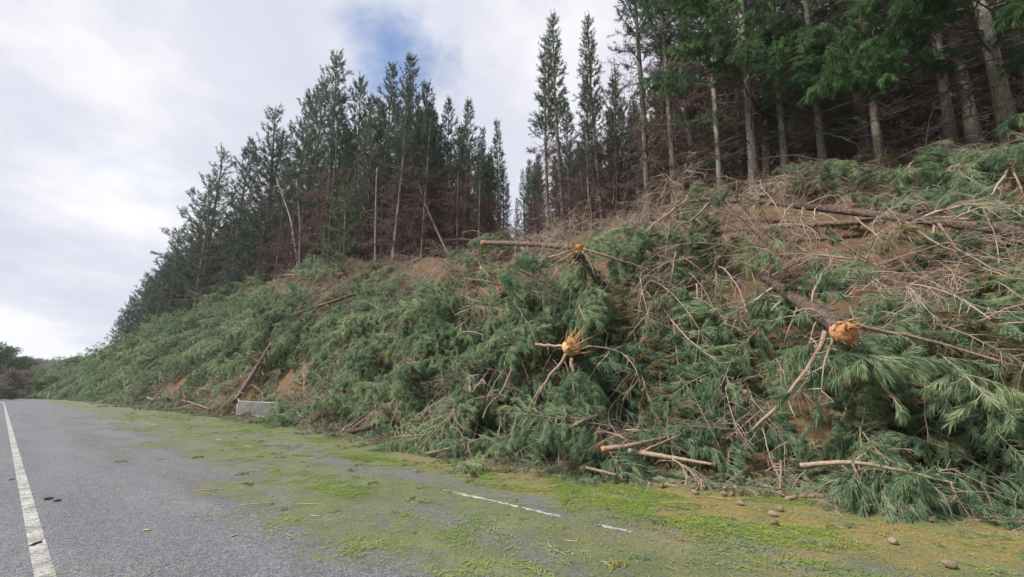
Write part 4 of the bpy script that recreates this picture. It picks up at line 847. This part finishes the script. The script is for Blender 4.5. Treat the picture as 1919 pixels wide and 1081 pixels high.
fallen('dark barked trunk slumped down the bank with a clean orange break at its lower end', [(1585, 622, 1.4), (1540, 590, 1.2), (1490, 560, 1.0), (1435, 520, .6)], .145, .115, (1.15, .36, .45, .35, .35, -.05),
       [([(1548, 618, 1.0), (1525, 668, .9), (1475, 742, .7), (1410, 805, .5)], .045, .026, dict(ntw=7, tl=.6, green=.2)), ([(1598, 610, .9), (1700, 628, .5), (1800, 655, .3), (1925, 692, .2)], .04, .014, tw), ([(1535, 592, .9), (1450, 600, .7), (1385, 650, .5), (1352, 725, .3)], .03, .008, g5),
        ([(1590, 640, .8), (1625, 680, .6), (1665, 740, .4)], .03, .012, dict(ntw=6, tl=.5, green=.5)), ([(1440, 522, .3), (1495, 490, .6), (1580, 487, .7), (1650, 530, .3)], .022, .007, tw), ([(1560, 570, .6), (1610, 545, .5), (1665, 552, .2)], .018, .006, tw), ([(1500, 560, .6), (1420, 560, .6), (1350, 610, .3)], .025, .007, g5)], 14, auto=12, auto_len=1.3, auto_green=.5)
fallen('long snapped pine log lying along the crest, bent over at its broken top', [(1290, 372, 0, 17.6), (1400, 377, 0, 17.2), (1500, 386, 0, 16.5), (1640, 402, 0, 15.5), (1780, 418, 0, 14.5), (1925, 437, 0, 13.7), (2010, 449, 0, 13.3)], .09, .14, (1.1, .35, .5, .1),
       [([(1291, 372, 0, 17.6), (1250, 402, 0, 16.9), (1182, 462, 0, 15.6)], .085, .05, dict(ntw=5, tl=.5)), ([(1330, 378, .5), (1300, 410, .4), (1270, 425, .2)], .04, .02, tw), ([(1700, 415, .5), (1730, 440, .5), (1790, 470, .4), (1890, 490, .3)], .035, .01, tw), ([(1600, 405, .5), (1640, 440, .5), (1720, 520, .3)], .03, .01, tw), ([(1760, 420, .5), (1800, 470, .4), (1900, 520, .2)], .03, .01, tw)], 15, auto=26, auto_len=1.4, n=24)
fallen('thinner fallen trunk with drooping dead twigs just below the long snapped log', [(1660, 414, 0, 15.9), (1560, 419, 0, 15.9), (1440, 427, 0, 15.8), (1320, 436, 0, 15.7), (1200, 454, 0, 15.4), (1140, 466, 0, 15.2)], .095, .045, None, (), 16, auto=16, auto_len=1.3, auto_green=.12, n=22)
fallen('short dark log with a small orange end and spreading grey limbs on the crest', [(905, 455, 0, 16.6), (960, 456, 0, 16.8), (1020, 459, 0, 16.9), (1075, 464, 0, 16.9)], .13, .15, (1.2, .16, .3, .6),
       [([(910, 452, .6), (870, 448, .6), (838, 448, .5)], .02, .006, tw), ([(920, 450, .6), (890, 432, .6), (862, 436, .4)], .018, .005, tw), ([(905, 460, .6), (875, 470, .5), (858, 490, .3)], .02, .005, tw), ([(960, 455, .6), (1000, 440, .7), (1070, 458, .6)], .022, .007, tw)], 17, bark='bark_log', auto=5, auto_len=1.0)
fallen('weathered log with an orange torn butt on the bank at the wood edge', [(1893, 314, 0, 18.6), (1830, 328, 0, 18.9), (1765, 345, 0, 19.2)], .14, .11, (1.25, .3, .6, .4), [([(1890, 318, .5), (1870, 345, .4), (1855, 370, .2)], .04, .02, tw), ([(1895, 316, .5), (1910, 345, .4), (1919, 365, .2)], .03, .02, tw)], 18, auto=5, auto_len=.9)
fallen('thin bare trunk slanting down through the green crowns beyond the middle heap', [(548, 590, .9), (620, 566, .9), (700, 540, .5)], .10, .13, None, [([(620, 566, .9), (560, 585, .8), (490, 625, .5)], .025, .008, tw)], 19, auto=8, auto_len=1.6, auto_green=.6)
fallen('pale fallen stem running along the top of the far green crowns', [(225, 615, 1.5), (330, 604, 1.5), (400, 590, 1.2), (480, 572, .8)], .05, .16, None, (), 20, auto=10, auto_len=2.2, auto_green=.6)
fallen('dark log lying level in the brushwood below the bright young pine', [(532, 516, .6), (590, 514, .6), (645, 513, .4)], .12, .14, (1.0, .15, .2, 0), (), 21, auto=4, auto_len=1.2)
fallen('dark broken trunk with a fan of dead limbs standing beside the bare clay scrape', [(508, 645, .8), (475, 698, .6), (440, 752, .3)], .13, .16, (1.0, .4, .4, 0),
       [([(480, 690, .7), (450, 690, .8), (425, 705, .7)], .03, .012, tw), ([(475, 700, .7), (440, 712, .8), (415, 728, .7)], .03, .012, tw), ([(470, 705, .7), (445, 725, .8), (428, 742, .6)], .03, .012, tw), ([(490, 680, .7), (465, 668, .8), (445, 672, .7)], .03, .012, tw), ([(465, 715, .7), (490, 735, .7), (492, 750, .5)], .03, .012, tw)], 22, auto=8, auto_len=1.3)
fallen('dark torn butt at the road edge with two grey limbs rising from it', [(645, 808, .1), (670, 806, .1), (702, 798, .1)], .10, .07, (1.1, .18, .5, .2),
       [([(655, 800, .2), (690, 770, .3), (738, 742, .3)], .03, .012, tw), ([(660, 802, .2), (700, 772, .4), (725, 752, .4)], .026, .01, tw), ([(670, 805, .2), (690, 798, .2), (706, 790, .2)], .03, .008, dict(ntw=0))], 23, cat='broken trunk', name='fallen_log')
fallen('slanting dark pole with an orange snapped tip propped on the green heap', [(770, 674, .6), (735, 705, .5), (700, 745, .3)], .05, .06, (1.0, .12, .2, 0), (), 24, n=10, cat='broken stem', name='snapped_pole', auto=2, auto_len=.6)
fallen('small upright stub with an orange broken top in the green heap', [(877, 685, .7), (879, 705, .6), (882, 735, .4)], .045, .05, (1.2, .08, .2, 0), (), 25, n=8, cat='broken stem', name='snapped_pole', auto=4, auto_len=.6)
fallen('peeled pale branch with a forked end lying at the front foot of the heap', [(1335, 870, .25), (1250, 856, .3), (1178, 845, .25)], .022, .05, (1.0, .1, .3, 0), [([(1200, 846, .3), (1235, 832, .35), (1270, 815, .3)], .03, .012, tw), ([(1260, 860, .3), (1290, 880, .25), (1320, 905, .15)], .02, .008, tw)], 26, n=10, bark='limb', cat='branch', name='broken_branch')
fallen('drooping branch with hanging green needle tufts along the front edge of the heap', [(1500, 872, .3), (1590, 866, .4), (1680, 880, .4), (1790, 906, .25)], .034, .014, None,
       [([(1600, 868, .4), (1605, 895, .4), (1600, 925, .2)], .016, .005, g5), ([(1660, 876, .4), (1650, 900, .4), (1655, 930, .2)], .014, .005, g5), ([(1720, 888, .4), (1735, 915, .35), (1745, 945, .2)], .014, .005, g5), ([(1700, 884, .4), (1690, 915, .35), (1700, 945, .2)], .014, .005, g5), ([(1780, 902, .3), (1790, 925, .3), (1785, 950, .2)], .012, .005, g5), ([(1600, 866, .4), (1630, 845, .45), (1655, 860, .4)], .012, .005, tw), ([(1750, 895, .3), (1770, 880, .3), (1800, 882, .2)], .012, .005, tw)], 27, n=12, bark='limb', cat='branch', name='broken_branch')
fallen('pale splintered length of branch with an orange face near the road edge', [(1165, 893, .12), (1135, 885, .15), (1098, 876, .15)], .024, .028, (1.0, .2, .5, 0), (), 28, n=7, bark='limb', cat='branch', name='broken_branch')
fallen('pair of pale splintered stems lying by the road near the marker post', [(392, 766, .2), (350, 752, .3), (305, 742, .3)], .05, .08, (1.0, .5, .6, 0), [([(350, 754, .3), (345, 740, .5), (352, 728, .6)], .04, .01, dict(ntw=2, tl=.5)), ([(365, 758, .3), (335, 764, .3), (322, 768, .2)], .04, .015, tw)], 29, n=9, bark='limb', cat='broken stem', name='snapped_pole')
fallen('long bare limb lying on the heap above the front pine cones', [(1130, 842, .4), (1195, 832, .45), (1262, 816, .35)], .05, .02, (1.0, .12, .3, 0), [([(1190, 832, .45), (1160, 815, .5), (1140, 790, .4)], .02, .006, tw)], 30, n=9, bark='limb', cat='branch', name='broken_branch')
fallen('pale crooked branch arching over the dark hollow of the heap', [(960, 690, .6), (940, 735, .7), (915, 760, .5), (905, 785, .4)], .035, .02, (1.0, .06, .2, 0), [([(935, 740, .7), (905, 745, .6), (885, 775, .4)], .014, .004, tw)], 31, n=9, bark='limb', cat='branch', name='broken_branch')
fallen('reddish branch slanting down the dark hollow left of the splintered top', [(945, 650, .7), (915, 695, .6), (885, 735, .4)], .03, .02, None, (), 32, n=8, bark='limb', cat='branch', name='broken_branch', auto=3, auto_len=.6)
fallen('thin pale stick standing upright on the heap by the front edge', [(1050, 830, .5), (1042, 790, .7), (1032, 755, .8)], .016, .008, None, [([(1046, 800, .7), (1060, 780, .8), (1068, 765, .8)], .012, .004, g5)], 33, n=8, bark='limb', cat='branch', name='broken_branch')
fallen('forked grey branch lying low on the heap towards the pine cones', [(800, 850, .2), (860, 835, .3), (905, 820, .3)], .028, .012, None, [([(850, 838, .3), (870, 855, .2), (880, 862, .15)], .014, .005, tw)], 34, n=8, bark='limb', cat='branch', name='broken_branch', auto=3, auto_len=.5)
fallen('broken limb with a pale end among the twigs under the splintered top', [(1120, 778, .5), (1090, 790, .5), (1060, 805, .4)], .04, .03, (1.1, .15, .3, 0), (), 35, n=7, bark='limb', cat='branch', name='broken_branch', auto=3, auto_len=.5)

# loose green boughs and bare limbs that lie on top of the heap
def loose(name, n, src, blobs, y0, y1, seed, sc, spread, tilt, labels, cat, lift):
    X, Y, Z, rg = scatter(n * 6, y0, y1, blobs, .0, seed, 20.0, clear=True); u, v, zz = project(np.stack([X, Y, Z], -1)); ok = np.where((u > 20) & (u < 1900) & (v > 300) & (v < 1000))[0][:n]
    R_ = lay(X, Y, rg, spread, tilt)
    for k, i in enumerate(ok):
        ms = src[k % len(src)]; o = empty(name, (X[i], Y[i], Z[i] + lift), R_[i], float(rg.uniform(*sc))); lb, gr = labels(u[i], v[i]); tag(o, lb, cat, gr)
        for nm, me in ms: link(nm, me, o)
bsrc = [(('limb', w.mesh('limb', M['twig'])), ('needles', f.mesh('needles', M['needle']))) for w, f in NEAR]
dsrc = [(('limb', w.mesh('limb', M['twig'])),) for w in DEAD]
def bl(u, v):
    if u < 760: return 'loose green pine bough on the slumped crowns beyond the middle heap', 'loose boughs beyond the middle heap'
    if u < 1300: return ('loose green pine bough on the middle heap under the splintered tops', 'loose boughs of the middle heap') if v < 760 else ('loose green pine bough at the road foot of the middle heap', 'loose boughs at the foot of the middle heap')
    return ('loose green pine bough on the slope below the long snapped log', 'loose boughs below the log') if v < 620 else ('loose green pine bough in the heap below the dark slumped trunk', 'loose boughs below the slumped trunk')
def dl(u, v):
    a, b = bl(u, v); return a.replace('green pine bough', 'bare grey brown limb'), b.replace('boughs', 'bare limbs')
loose('pine_bough', 110, bsrc, GREEN, -4, 34, 71, (.5, .95), .9, .15, bl, 'bough', .05)
loose('bare_limb', 170, dsrc, BROWN, -4, 34, 72, (.5, 1.0), 1.3, .25, dl, 'limb', .08)

# ------------------------------------------------------------------ pine cones, bark pieces, sticks on the road
def cone_mesh(seed):
    rg = np.random.default_rng(seed); g = G(); nu, nv = 28, 22; V = []
    for i in range(nv):
        t = i / (nv - 1); r = .034 * math.sin(math.pi * min(1, t ** .75 * .98 + .015)) ** .8
        for j in range(nu):
            a = j * 6.2832 / nu; k = 1 + .2 * max(0, math.cos(7 * a + i * 1.05)) * max(0, math.cos(7 * a - i * 1.05)) - .06 + rg.uniform(-.04, .04); V.append((.11 * t - .045, r * k * math.cos(a), r * k * math.sin(a)))
    i = np.arange(nv - 1)[:, None] * nu; j = np.arange(nu)[None]; j2 = (j + 1) % nu
    g.add(V, np.concatenate([np.stack([i + j, i + j2, i + nu + j2], -1).reshape(-1, 3), np.stack([i + j, i + nu + j2, i + nu + j], -1).reshape(-1, 3)])); return g.mesh('cone', M['cone'])
CONES = [cone_mesh(i) for i in range(4)]
rg = np.random.default_rng(90)
flat = lambda X, Y: X * 0
for (px, py, lb) in [(1452, 985, 'brown pine cone lying in front of its pair on the littered road'), (1448, 968, 'pine cone behind another on the littered road before the heap'), (1462, 960, 'pine cone nearest the heap of three clustered on the road'), (1387, 947, 'single pine cone on the road beside a small green sprig'),
                     (1675, 1023, 'pine cone lying alone on the bare road far from the heap'), (1783, 1066, 'pine cone at the very bottom of the view on the yellow litter'), (1750, 980, 'pine cone on the road just outside the green fringe'), (1838, 959, 'pinkish pine cone at the edge of the green fringe')]:
    p = hit(px, py, flat); o = link('pine_cone', CONES[rg.integers(4)]); o.location = (p[0], p[1], .034); o.rotation_euler = (rg.random() * 6, rg.normal(0, .1), rg.random() * 6.28); tag(o, lb, 'pine cone'); o.scale = (1.15,) * 3
for (px, py) in [(1218, 912), (1240, 915), (1300, 917), (1303, 927), (1320, 917), (1360, 920), (1358, 930), (1372, 930), (1400, 918), (1463, 928), (1455, 915), (1490, 938), (1478, 940), (1508, 930), (1530, 925), (1545, 922), (1540, 935), (1552, 932), (1575, 930), (1578, 942), (1555, 940), (1600, 935), (1420, 925), (1440, 922), (1390, 912)]:
    p = hit(px, py, flat); z = .036
    while float(heap(p[0], p[1])) > .02 or p[0] > float(toe(p[1])) - .35: p[0] -= .05 + .1 * rg.random()
    o = link('pine_cone', CONES[rg.integers(4)]); o.location = (p[0], p[1], z); o.rotation_euler = (rg.random() * 6, rg.normal(0, .3), rg.random() * 6.28); o.scale = (rg.uniform(1.0, 1.25),) * 3
    tag(o, 'pine cone in the scatter of cones along the front edge of the heap', 'pine cone', 'cones along the heap edge')
for (px, py, lb) in [(1398, 735, 'pale pine cone hanging among the needles below the slumped trunk'), (1225, 680, 'pale pine cone on a twig right of the splintered top'), (1315, 715, 'grey pine cone on a curved twig in the green heap'), (1205, 732, 'tan pine cone in the tangle under the splintered top'), (1505, 485, 'grey pine cone on the arching bare limb'), (1580, 484, 'grey pine cone further along the arching bare limb')]:
    p = hit(px, py, heap, .5); o = link('pine_cone', CONES[rg.integers(4)]); o.location = p; o.rotation_euler = rg.random(3) * 6; o.scale = (1.3,) * 3; tag(o, lb, 'pine cone')
def chip(seed, L, w, h):
    rg = np.random.default_rng(seed); g = G(); n = 6; P = np.stack([np.linspace(-L / 2, L / 2, n), rg.normal(0, w * .25, n), np.zeros(n)], -1); k = 7; V = []
    for i in range(n):
        s = math.sin(math.pi * (i + .6) / (n + .2)) ** .5
        for j in range(k): a = j * 6.283 / k; V.append(P[i] + np.array([0, w / 2 * s * math.cos(a) * rg.uniform(.8, 1.2), h / 2 * s * math.sin(a) * rg.uniform(.8, 1.2)]))
    i = np.arange(n - 1)[:, None] * k; j = np.arange(k)[None]; j2 = (j + 1) % k
    g.add(V, np.concatenate([np.stack([i + j, i + j2, i + k + j2], -1).reshape(-1, 3), np.stack([i + j, i + k + j2, i + k + j], -1).reshape(-1, 3), [(0, 2, 1), (0, 3, 2), (0, 4, 3), (0, 5, 4), (0, 6, 5)]])); return g
M['bark_dark'] = plain('dark_bark_piece', (0.05, 0.03, 0.025), .9, 30, (0.12, 0.075, 0.06), bump=.5)
M['stick'] = plain('yellow_stick', (0.42, 0.36, 0.14), .8, 20, (0.30, 0.22, 0.08)); M['stick2'] = plain('tan_stick', (0.42, 0.27, 0.14), .8, 20, (0.26, 0.15, 0.07))
for (px, py, L, w, h, a, mt, nm, lb, ct) in [(90, 937, .11, .05, .035, .3, 'bark_dark', 'bark_piece', 'dark bark lump on the road beside the white line, the larger of two', 'bark'), (107, 941, .09, .04, .03, .2, 'bark_dark', 'bark_piece', 'smaller dark bark lump next to its pair by the white line', 'bark'), (66, 1021, .14, .03, .02, .9, 'bark_dark', 'bark_piece', 'dark curl of bark lying across the white line', 'bark'), (22, 900, .13, .02, .015, .8, 'bark_dark', 'bark_piece', 'dark sliver of bark near the far side of the white line', 'bark'),
                                             (395, 920, .5, .018, .014, -.6, 'stick2', 'stick', 'tan stick in a tuft of litter in the middle of the road', 'stick'), (478, 946, .38, .014, .01, -.6, 'stick', 'stick', 'yellow straw like stick on the road, the longer of a parallel two', 'stick'), (580, 946, .42, .014, .01, -.9, 'stick', 'stick', 'thin yellow stick lying across the mid lane litter', 'stick'), (590, 968, .18, .012, .01, 1.9, 'stick', 'stick', 'short yellow stick on the green littered road', 'stick'), (275, 995, .10, .02, .012, 2.2, 'stick', 'stick', 'small curled yellow sprig on the bare asphalt', 'stick'),
                                             (440, 1007, .10, .02, .012, .2, 'stick', 'stick', 'small tan sprig where the asphalt meets the litter', 'stick'), (1070, 1018, .16, .012, .01, 2.0, 'stick', 'stick', 'yellow sprig beside the worn lane dash', 'stick'), (1040, 912, .45, .03, .025, -.2, 'stick2', 'stick', 'brown stick at the edge of the heap by the yellow litter', 'stick'), (1270, 945, .5, .025, .02, -.85, 'stick2', 'stick', 'tan stick beside a green sprig near the cones', 'stick'), (720, 878, .35, .02, .015, -.6, 'stick2', 'stick', 'brown stick on the road before the heap foot', 'stick'), (840, 873, .4, .025, .02, -.6, 'stick2', 'stick', 'reddish stick lying at the litter edge', 'stick'), (1350, 935, .35, .015, .012, -1.5, 'stick2', 'stick', 'thin tan stick pointing from the cones to the road', 'stick')]:
    p = hit(px, py, flat); o = link(nm, chip(int(px * 7 + py), L, w, h).mesh(nm, M[mt])); o.location = (p[0], p[1], h / 2 + .004); o.rotation_euler = (0, 0, a); tag(o, lb, ct)
# green sprigs on the road
SPR = [bough(400 + i, L=.7, per_m=260, nl=.13, nw=.006, ntw=7, sag=.1) for i in range(3)]
for (px, py, s, lb) in [(1345, 950, .8, 'small green pine sprig on the road beside the single cone'), (470, 905, .45, 'small green tuft on the road between the lanes'), (245, 863, .5, 'flat green sprig lying on the asphalt of the near lane'), (540, 855, .5, 'green sprig by the dark tyre mark on the road'), (1500, 1010, .5, 'green sprig on the road toward the lone cone'), (760, 945, .5, 'green sprig beside the worn white dash'), (1060, 1045, .45, 'green sprig at the bottom of the littered lane')]:
    p = hit(px, py, flat); w, f = SPR[int(px) % 3]; o = empty('pine_sprig', (p[0], p[1], .02), (0, .18, rg.random() * 6.28), s); tag(o, lb, 'sprig'); link('twig', w.mesh('twig', M['twig']), o); link('needles', f.mesh('needles', M['needle']), o)

# ------------------------------------------------------------------ roadside furniture
def boxg(g, c, sx, sy, sz, m=0):
    x, y, z = c; V = [(x + a * sx / 2, y + b * sy / 2, z + d * sz / 2) for d in (-1, 1) for b in (-1, 1) for a in (-1, 1)]
    g.add(V, [(0, 2, 3), (0, 3, 1), (4, 5, 7), (4, 7, 6), (0, 1, 5), (0, 5, 4), (2, 6, 7), (2, 7, 3), (0, 4, 6), (0, 6, 2), (1, 3, 7), (1, 7, 5)], m)
a, b = hit(446, 772, flat), hit(520, 769, flat); print('fence', a, b)
lat = 10.2
a, b = at_lat(446, 760, lat), at_lat(520, 758, lat); a[2] = b[2] = -.1; o = empty('mesh_fence', a); tag(o, 'low grey wire mesh fence panel half buried in boughs at the bank foot', 'fence'); v = b - a; Lf = np.linalg.norm(v)
hf = 1.05
for q in (a, b):
    g = G(); tube(g, np.array([[0, 0, -.3], [0, 0, hf + .1]]), .055, 10); x = link('post', g.mesh('post', M['steel'], True), o); x.location = q - a
    g = G(); tube(g, np.array([[0, 0, hf + .1], [0, 0, hf + .13], [0, 0, hf + .15]]), [.07, .065, .02], 10); link('cap', g.mesh('cap', M['steel'], True), x)
for z in (hf - .02, .22):
    g = G(); tube(g, np.array([[0, 0, z], v * .5 + [0, 0, z - .015], v + [0, 0, z]]), .022, 6); link('rail', g.mesh('rail', M['steel'], True), o)
g = G()
for t in np.arange(0, Lf, .11):
    for sg in (1, -1):
        t1 = np.clip(t + sg * .75, 0, Lf); z1 = .2 + (hf - .22) * abs(t1 - t) / .75; p0, p1 = v * t / Lf + [0, 0, .2], v * t1 / Lf + [0, 0, z1]
        if abs(t1 - t) > .05: tube(g, np.array([p0, p1]), .006, 3, cap=False)
link('wire_mesh', g.mesh('wire_mesh', M['steel']), o)
def marker(px, py, label, h=.95, lat=9.0):
    p = at_lat(px, py, lat); o = empty('marker_post', (p[0], p[1], -.05), (.05, .09, .3)); tag(o, label, 'marker post'); g = G(); boxg(g, (0, 0, h / 2), .10, .035, h); boxg(g, (0, .0, h + .02), .10, .035, .04); link('post', g.mesh('post', M['white']), o)
    g = G(); boxg(g, (0, 0, h * .72), .106, .041, .10); link('band', g.mesh('band', M['black']), o); g = G(); boxg(g, (0, -.022, h * .85), .06, .008, .09); link('reflector', g.mesh('reflector', M['red']), o)
marker(274, 748, 'leaning white roadside marker post at the foot of the bank scrape', 1.05, 9.6)
p = at_lat(290, 748, 9.9); o = empty('steel_panel', (p[0], p[1], -.05), (0, 0, .5)); tag(o, 'grey steel drain panel just behind the leaning white marker post', 'steel panel'); g = G(); boxg(g, (0, 0, .5), 1.1, .05, .85); link('plate', g.mesh('plate', M['steel']), o)
for sx in (-.5, .5):
    g = G(); boxg(g, (sx, .06, .5), .07, .07, 1.05); link('post', g.mesh('post', M['steel']), o)
marker(64, 738, 'far white marker post on the bend before the bushes', 1.1, 9.2)

# ------------------------------------------------------------------ bushes on the bend and far hills
def broadleaf(seed, H, sp, m, n=5200, leaf=.34):
    rg = np.random.default_rng(seed); t, c = G(), G(); tp = np.stack([rg.normal(0, .12, 6).cumsum(), rg.normal(0, .12, 6).cumsum(), np.linspace(-.3, H * .8, 6)], -1); tube(t, tp, np.linspace(.22, .05, 6), 7, rough=.1, rg=rg)
    cl = []
    for k in range(26):
        h = rg.uniform(.12, .98); a = rg.random() * 6.28; rr = sp * math.sin(math.pi * min(.97, h * .75 + .22)) ** .7 * rg.uniform(.35, 1.0); e = np.array([rr * math.cos(a), rr * math.sin(a), H * h]); q, _ = along(tp, [min(.95, h * .7)]); lp = np.array([q[0], (q[0] + e) / 2 + [0, 0, -.2], e]); tube(t, lp, [.07, .04, .015], 5, cap=False); cl.append(e)
    cl = np.array(cl); i = rg.integers(0, len(cl), n); P = cl[i] + unit(rg.normal(size=(n, 3))) * (rg.random(n) ** .4)[:, None] * np.array([1.0, 1.0, .7]) * sp * .36
    P[:, 2] = np.maximum(P[:, 2], .1); blades(c, P, rg.normal(size=(n, 3)), leaf * rg.uniform(.6, 1.3, n), leaf * .6, 0, 0, np.clip(.5 + .12 * rg.normal(size=len(cl))[i] * 2, 0, 1), rg)
    return t.mesh('trunk', M['bark'], True), c.mesh('crown', M[m])
BR = [broadleaf(500 + i, 11, 3.6, 'shrub') for i in range(3)]; BB = broadleaf(510, 6, 3.2, 'shrub_brown', 4200)
KIND['bush'] = BR
for (px, top, dist, k, lb) in [(5, 636, 150, 0, 'dark broadleaf tree on the bend at the left edge of the view'), (32, 645, 152, 1, 'dark broadleaf tree second from the left edge on the bend'), (58, 668, 158, 2, 'lower dark broadleaf tree third along the bend'), (80, 690, 160, 1, 'smallest dark broadleaf tree nearest the far blue hill'), (18, 690, 132, 3, 'brown leafless shrub at the left foot of the dark trees'), (45, 694, 136, 3, 'brown leafless shrub beside the far marker post'), (-30, 630, 150, 2, 'dark broadleaf tree beyond the left edge of the view'), (70, 708, 128, 0, 'low green shrub at the far end of the road'), (8, 716, 112, 1, 'low bright shrub beside the far end of the white line')]:
    d = ray(px, top); d = d / math.hypot(d[0], d[1]); z = 1.6 + d[2] * dist; x, y = d[0] * dist, d[1] * dist; me = BB if k == 3 else BR[k]; H0 = 6.3 if k == 3 else 11.5
    s = (z + .1) / H0; o = empty('roadside_shrub' if k == 3 or z < 5 else 'broadleaf_tree', (x, y, -.1), (0, 0, px), s if s > .45 else .5); o.scale = (max(s, .55), max(s, .55), s); tag(o, lb, 'shrub' if k == 3 or z < 5 else 'tree')
    for nm, m_ in zip(('trunk', 'crown'), me): link(nm, m_, o)
p = hit(104, 738, flat); o = link('boulder', None) if False else None
g = G(); rgb = np.random.default_rng(3); nu, nv = 14, 9; V = []
for i in range(nv):
    for j in range(nu):
        th, ph = math.pi * i / (nv - 1), j * 6.283 / nu; r = 1 + .35 * float(vnoise(np.array(math.cos(ph) * 2 + 5), np.array(th * 2 + math.sin(ph) * 2), 4)); V.append((.8 * r * math.sin(th) * math.cos(ph), .8 * r * math.sin(th) * math.sin(ph), 1.3 * r * math.cos(th) + .9))
i = np.arange(nv - 1)[:, None] * nu; j = np.arange(nu)[None]; j2 = (j + 1) % nu
g.add(V, np.concatenate([np.stack([i + j, i + nu + j2, i + j2], -1).reshape(-1, 3), np.stack([i + j, i + nu + j, i + nu + j2], -1).reshape(-1, 3)]))
p = at_lat(104, 725, 9.6); o = link('boulder', g.mesh('boulder', M['rock'])); o.location = (p[0], p[1], -.2); tag(o, 'pale boulder at the far end of the fallen brushwood', 'boulder')
def hill(name, az0, az1, d0, d1, zf, m, label=None):
    A, D = np.meshgrid(np.radians(np.linspace(az0, az1, 60)), np.linspace(d0, d1, 24)); X, Y = D * np.sin(A), D * np.cos(A); Z = zf(A, D); g = G(); nx = 60; i = (np.arange(23)[:, None] * nx + np.arange(59)[None]).ravel()
    g.add(np.stack([X, Y, Z], -1).reshape(-1, 3), np.concatenate([np.stack([i, i + 1, i + nx + 1], -1), np.stack([i, i + nx + 1, i + nx], -1)])); o = link(name, g.mesh(name, m, True)); tag(o, label, None, None, 'structure'); return X, Y, Z
fA = lambda A, D: 26 * np.sin(np.clip((D - 380) / 420, 0, 1) * math.pi / 2) * (1 + .5 * vnoise(np.degrees(A) * .35, D * .004, 8)) - .4
hill('hill', -25, 40, 380, 900, fA, M['far_hill'])
hill('far_hills', -35, 45, 1400, 2400, lambda A, D: 95 * np.sin(np.clip((D - 1400) / 800, 0, 1) * math.pi / 2) * (1 + .5 * vnoise(np.degrees(A) * .2, D * .001, 18)) - .5, M['pasture'])
rg = np.random.default_rng(77); n = 1500; A = np.radians(rg.uniform(-8, 20, n)); D = rg.uniform(390, 760, n); far_tree = joined((BR[0][0], BR[0][1]), 'far_tree')
far_tree.materials.clear(); [far_tree.materials.append(M[k]) for k in ('bark', 'shrub', 'shrub', 'shrub', 'shrub')]
instancer('far_wood', [far_tree], np.stack([D * np.sin(A), D * np.cos(A), fA(A, D)], -1), np.stack([A * 0, A * 0, rg.random(n) * 6], -1), rg.uniform(.7, 1.2, n), np.zeros(n), 'hazy dark wood covering the far low hill')

# ------------------------------------------------------------------ the air between here and the far hills
g = G(); boxg(g, (0, 700, 60), 3400, 3700, 126)
vm, vn, vl, vo = mat('thin_haze'); pv = vn.new('ShaderNodeVolumePrincipled'); pv.inputs['Color'].default_value = (.86, .92, 1.0, 1); pv.inputs['Density'].default_value = 0.0003; pv.inputs['Anisotropy'].default_value = 0.2; vl.new(pv.outputs[0], vo.inputs['Volume'])
tag(link('haze', g.mesh('haze', vm)), 'thin pale haze in the air over the valley', None, None, 'stuff')
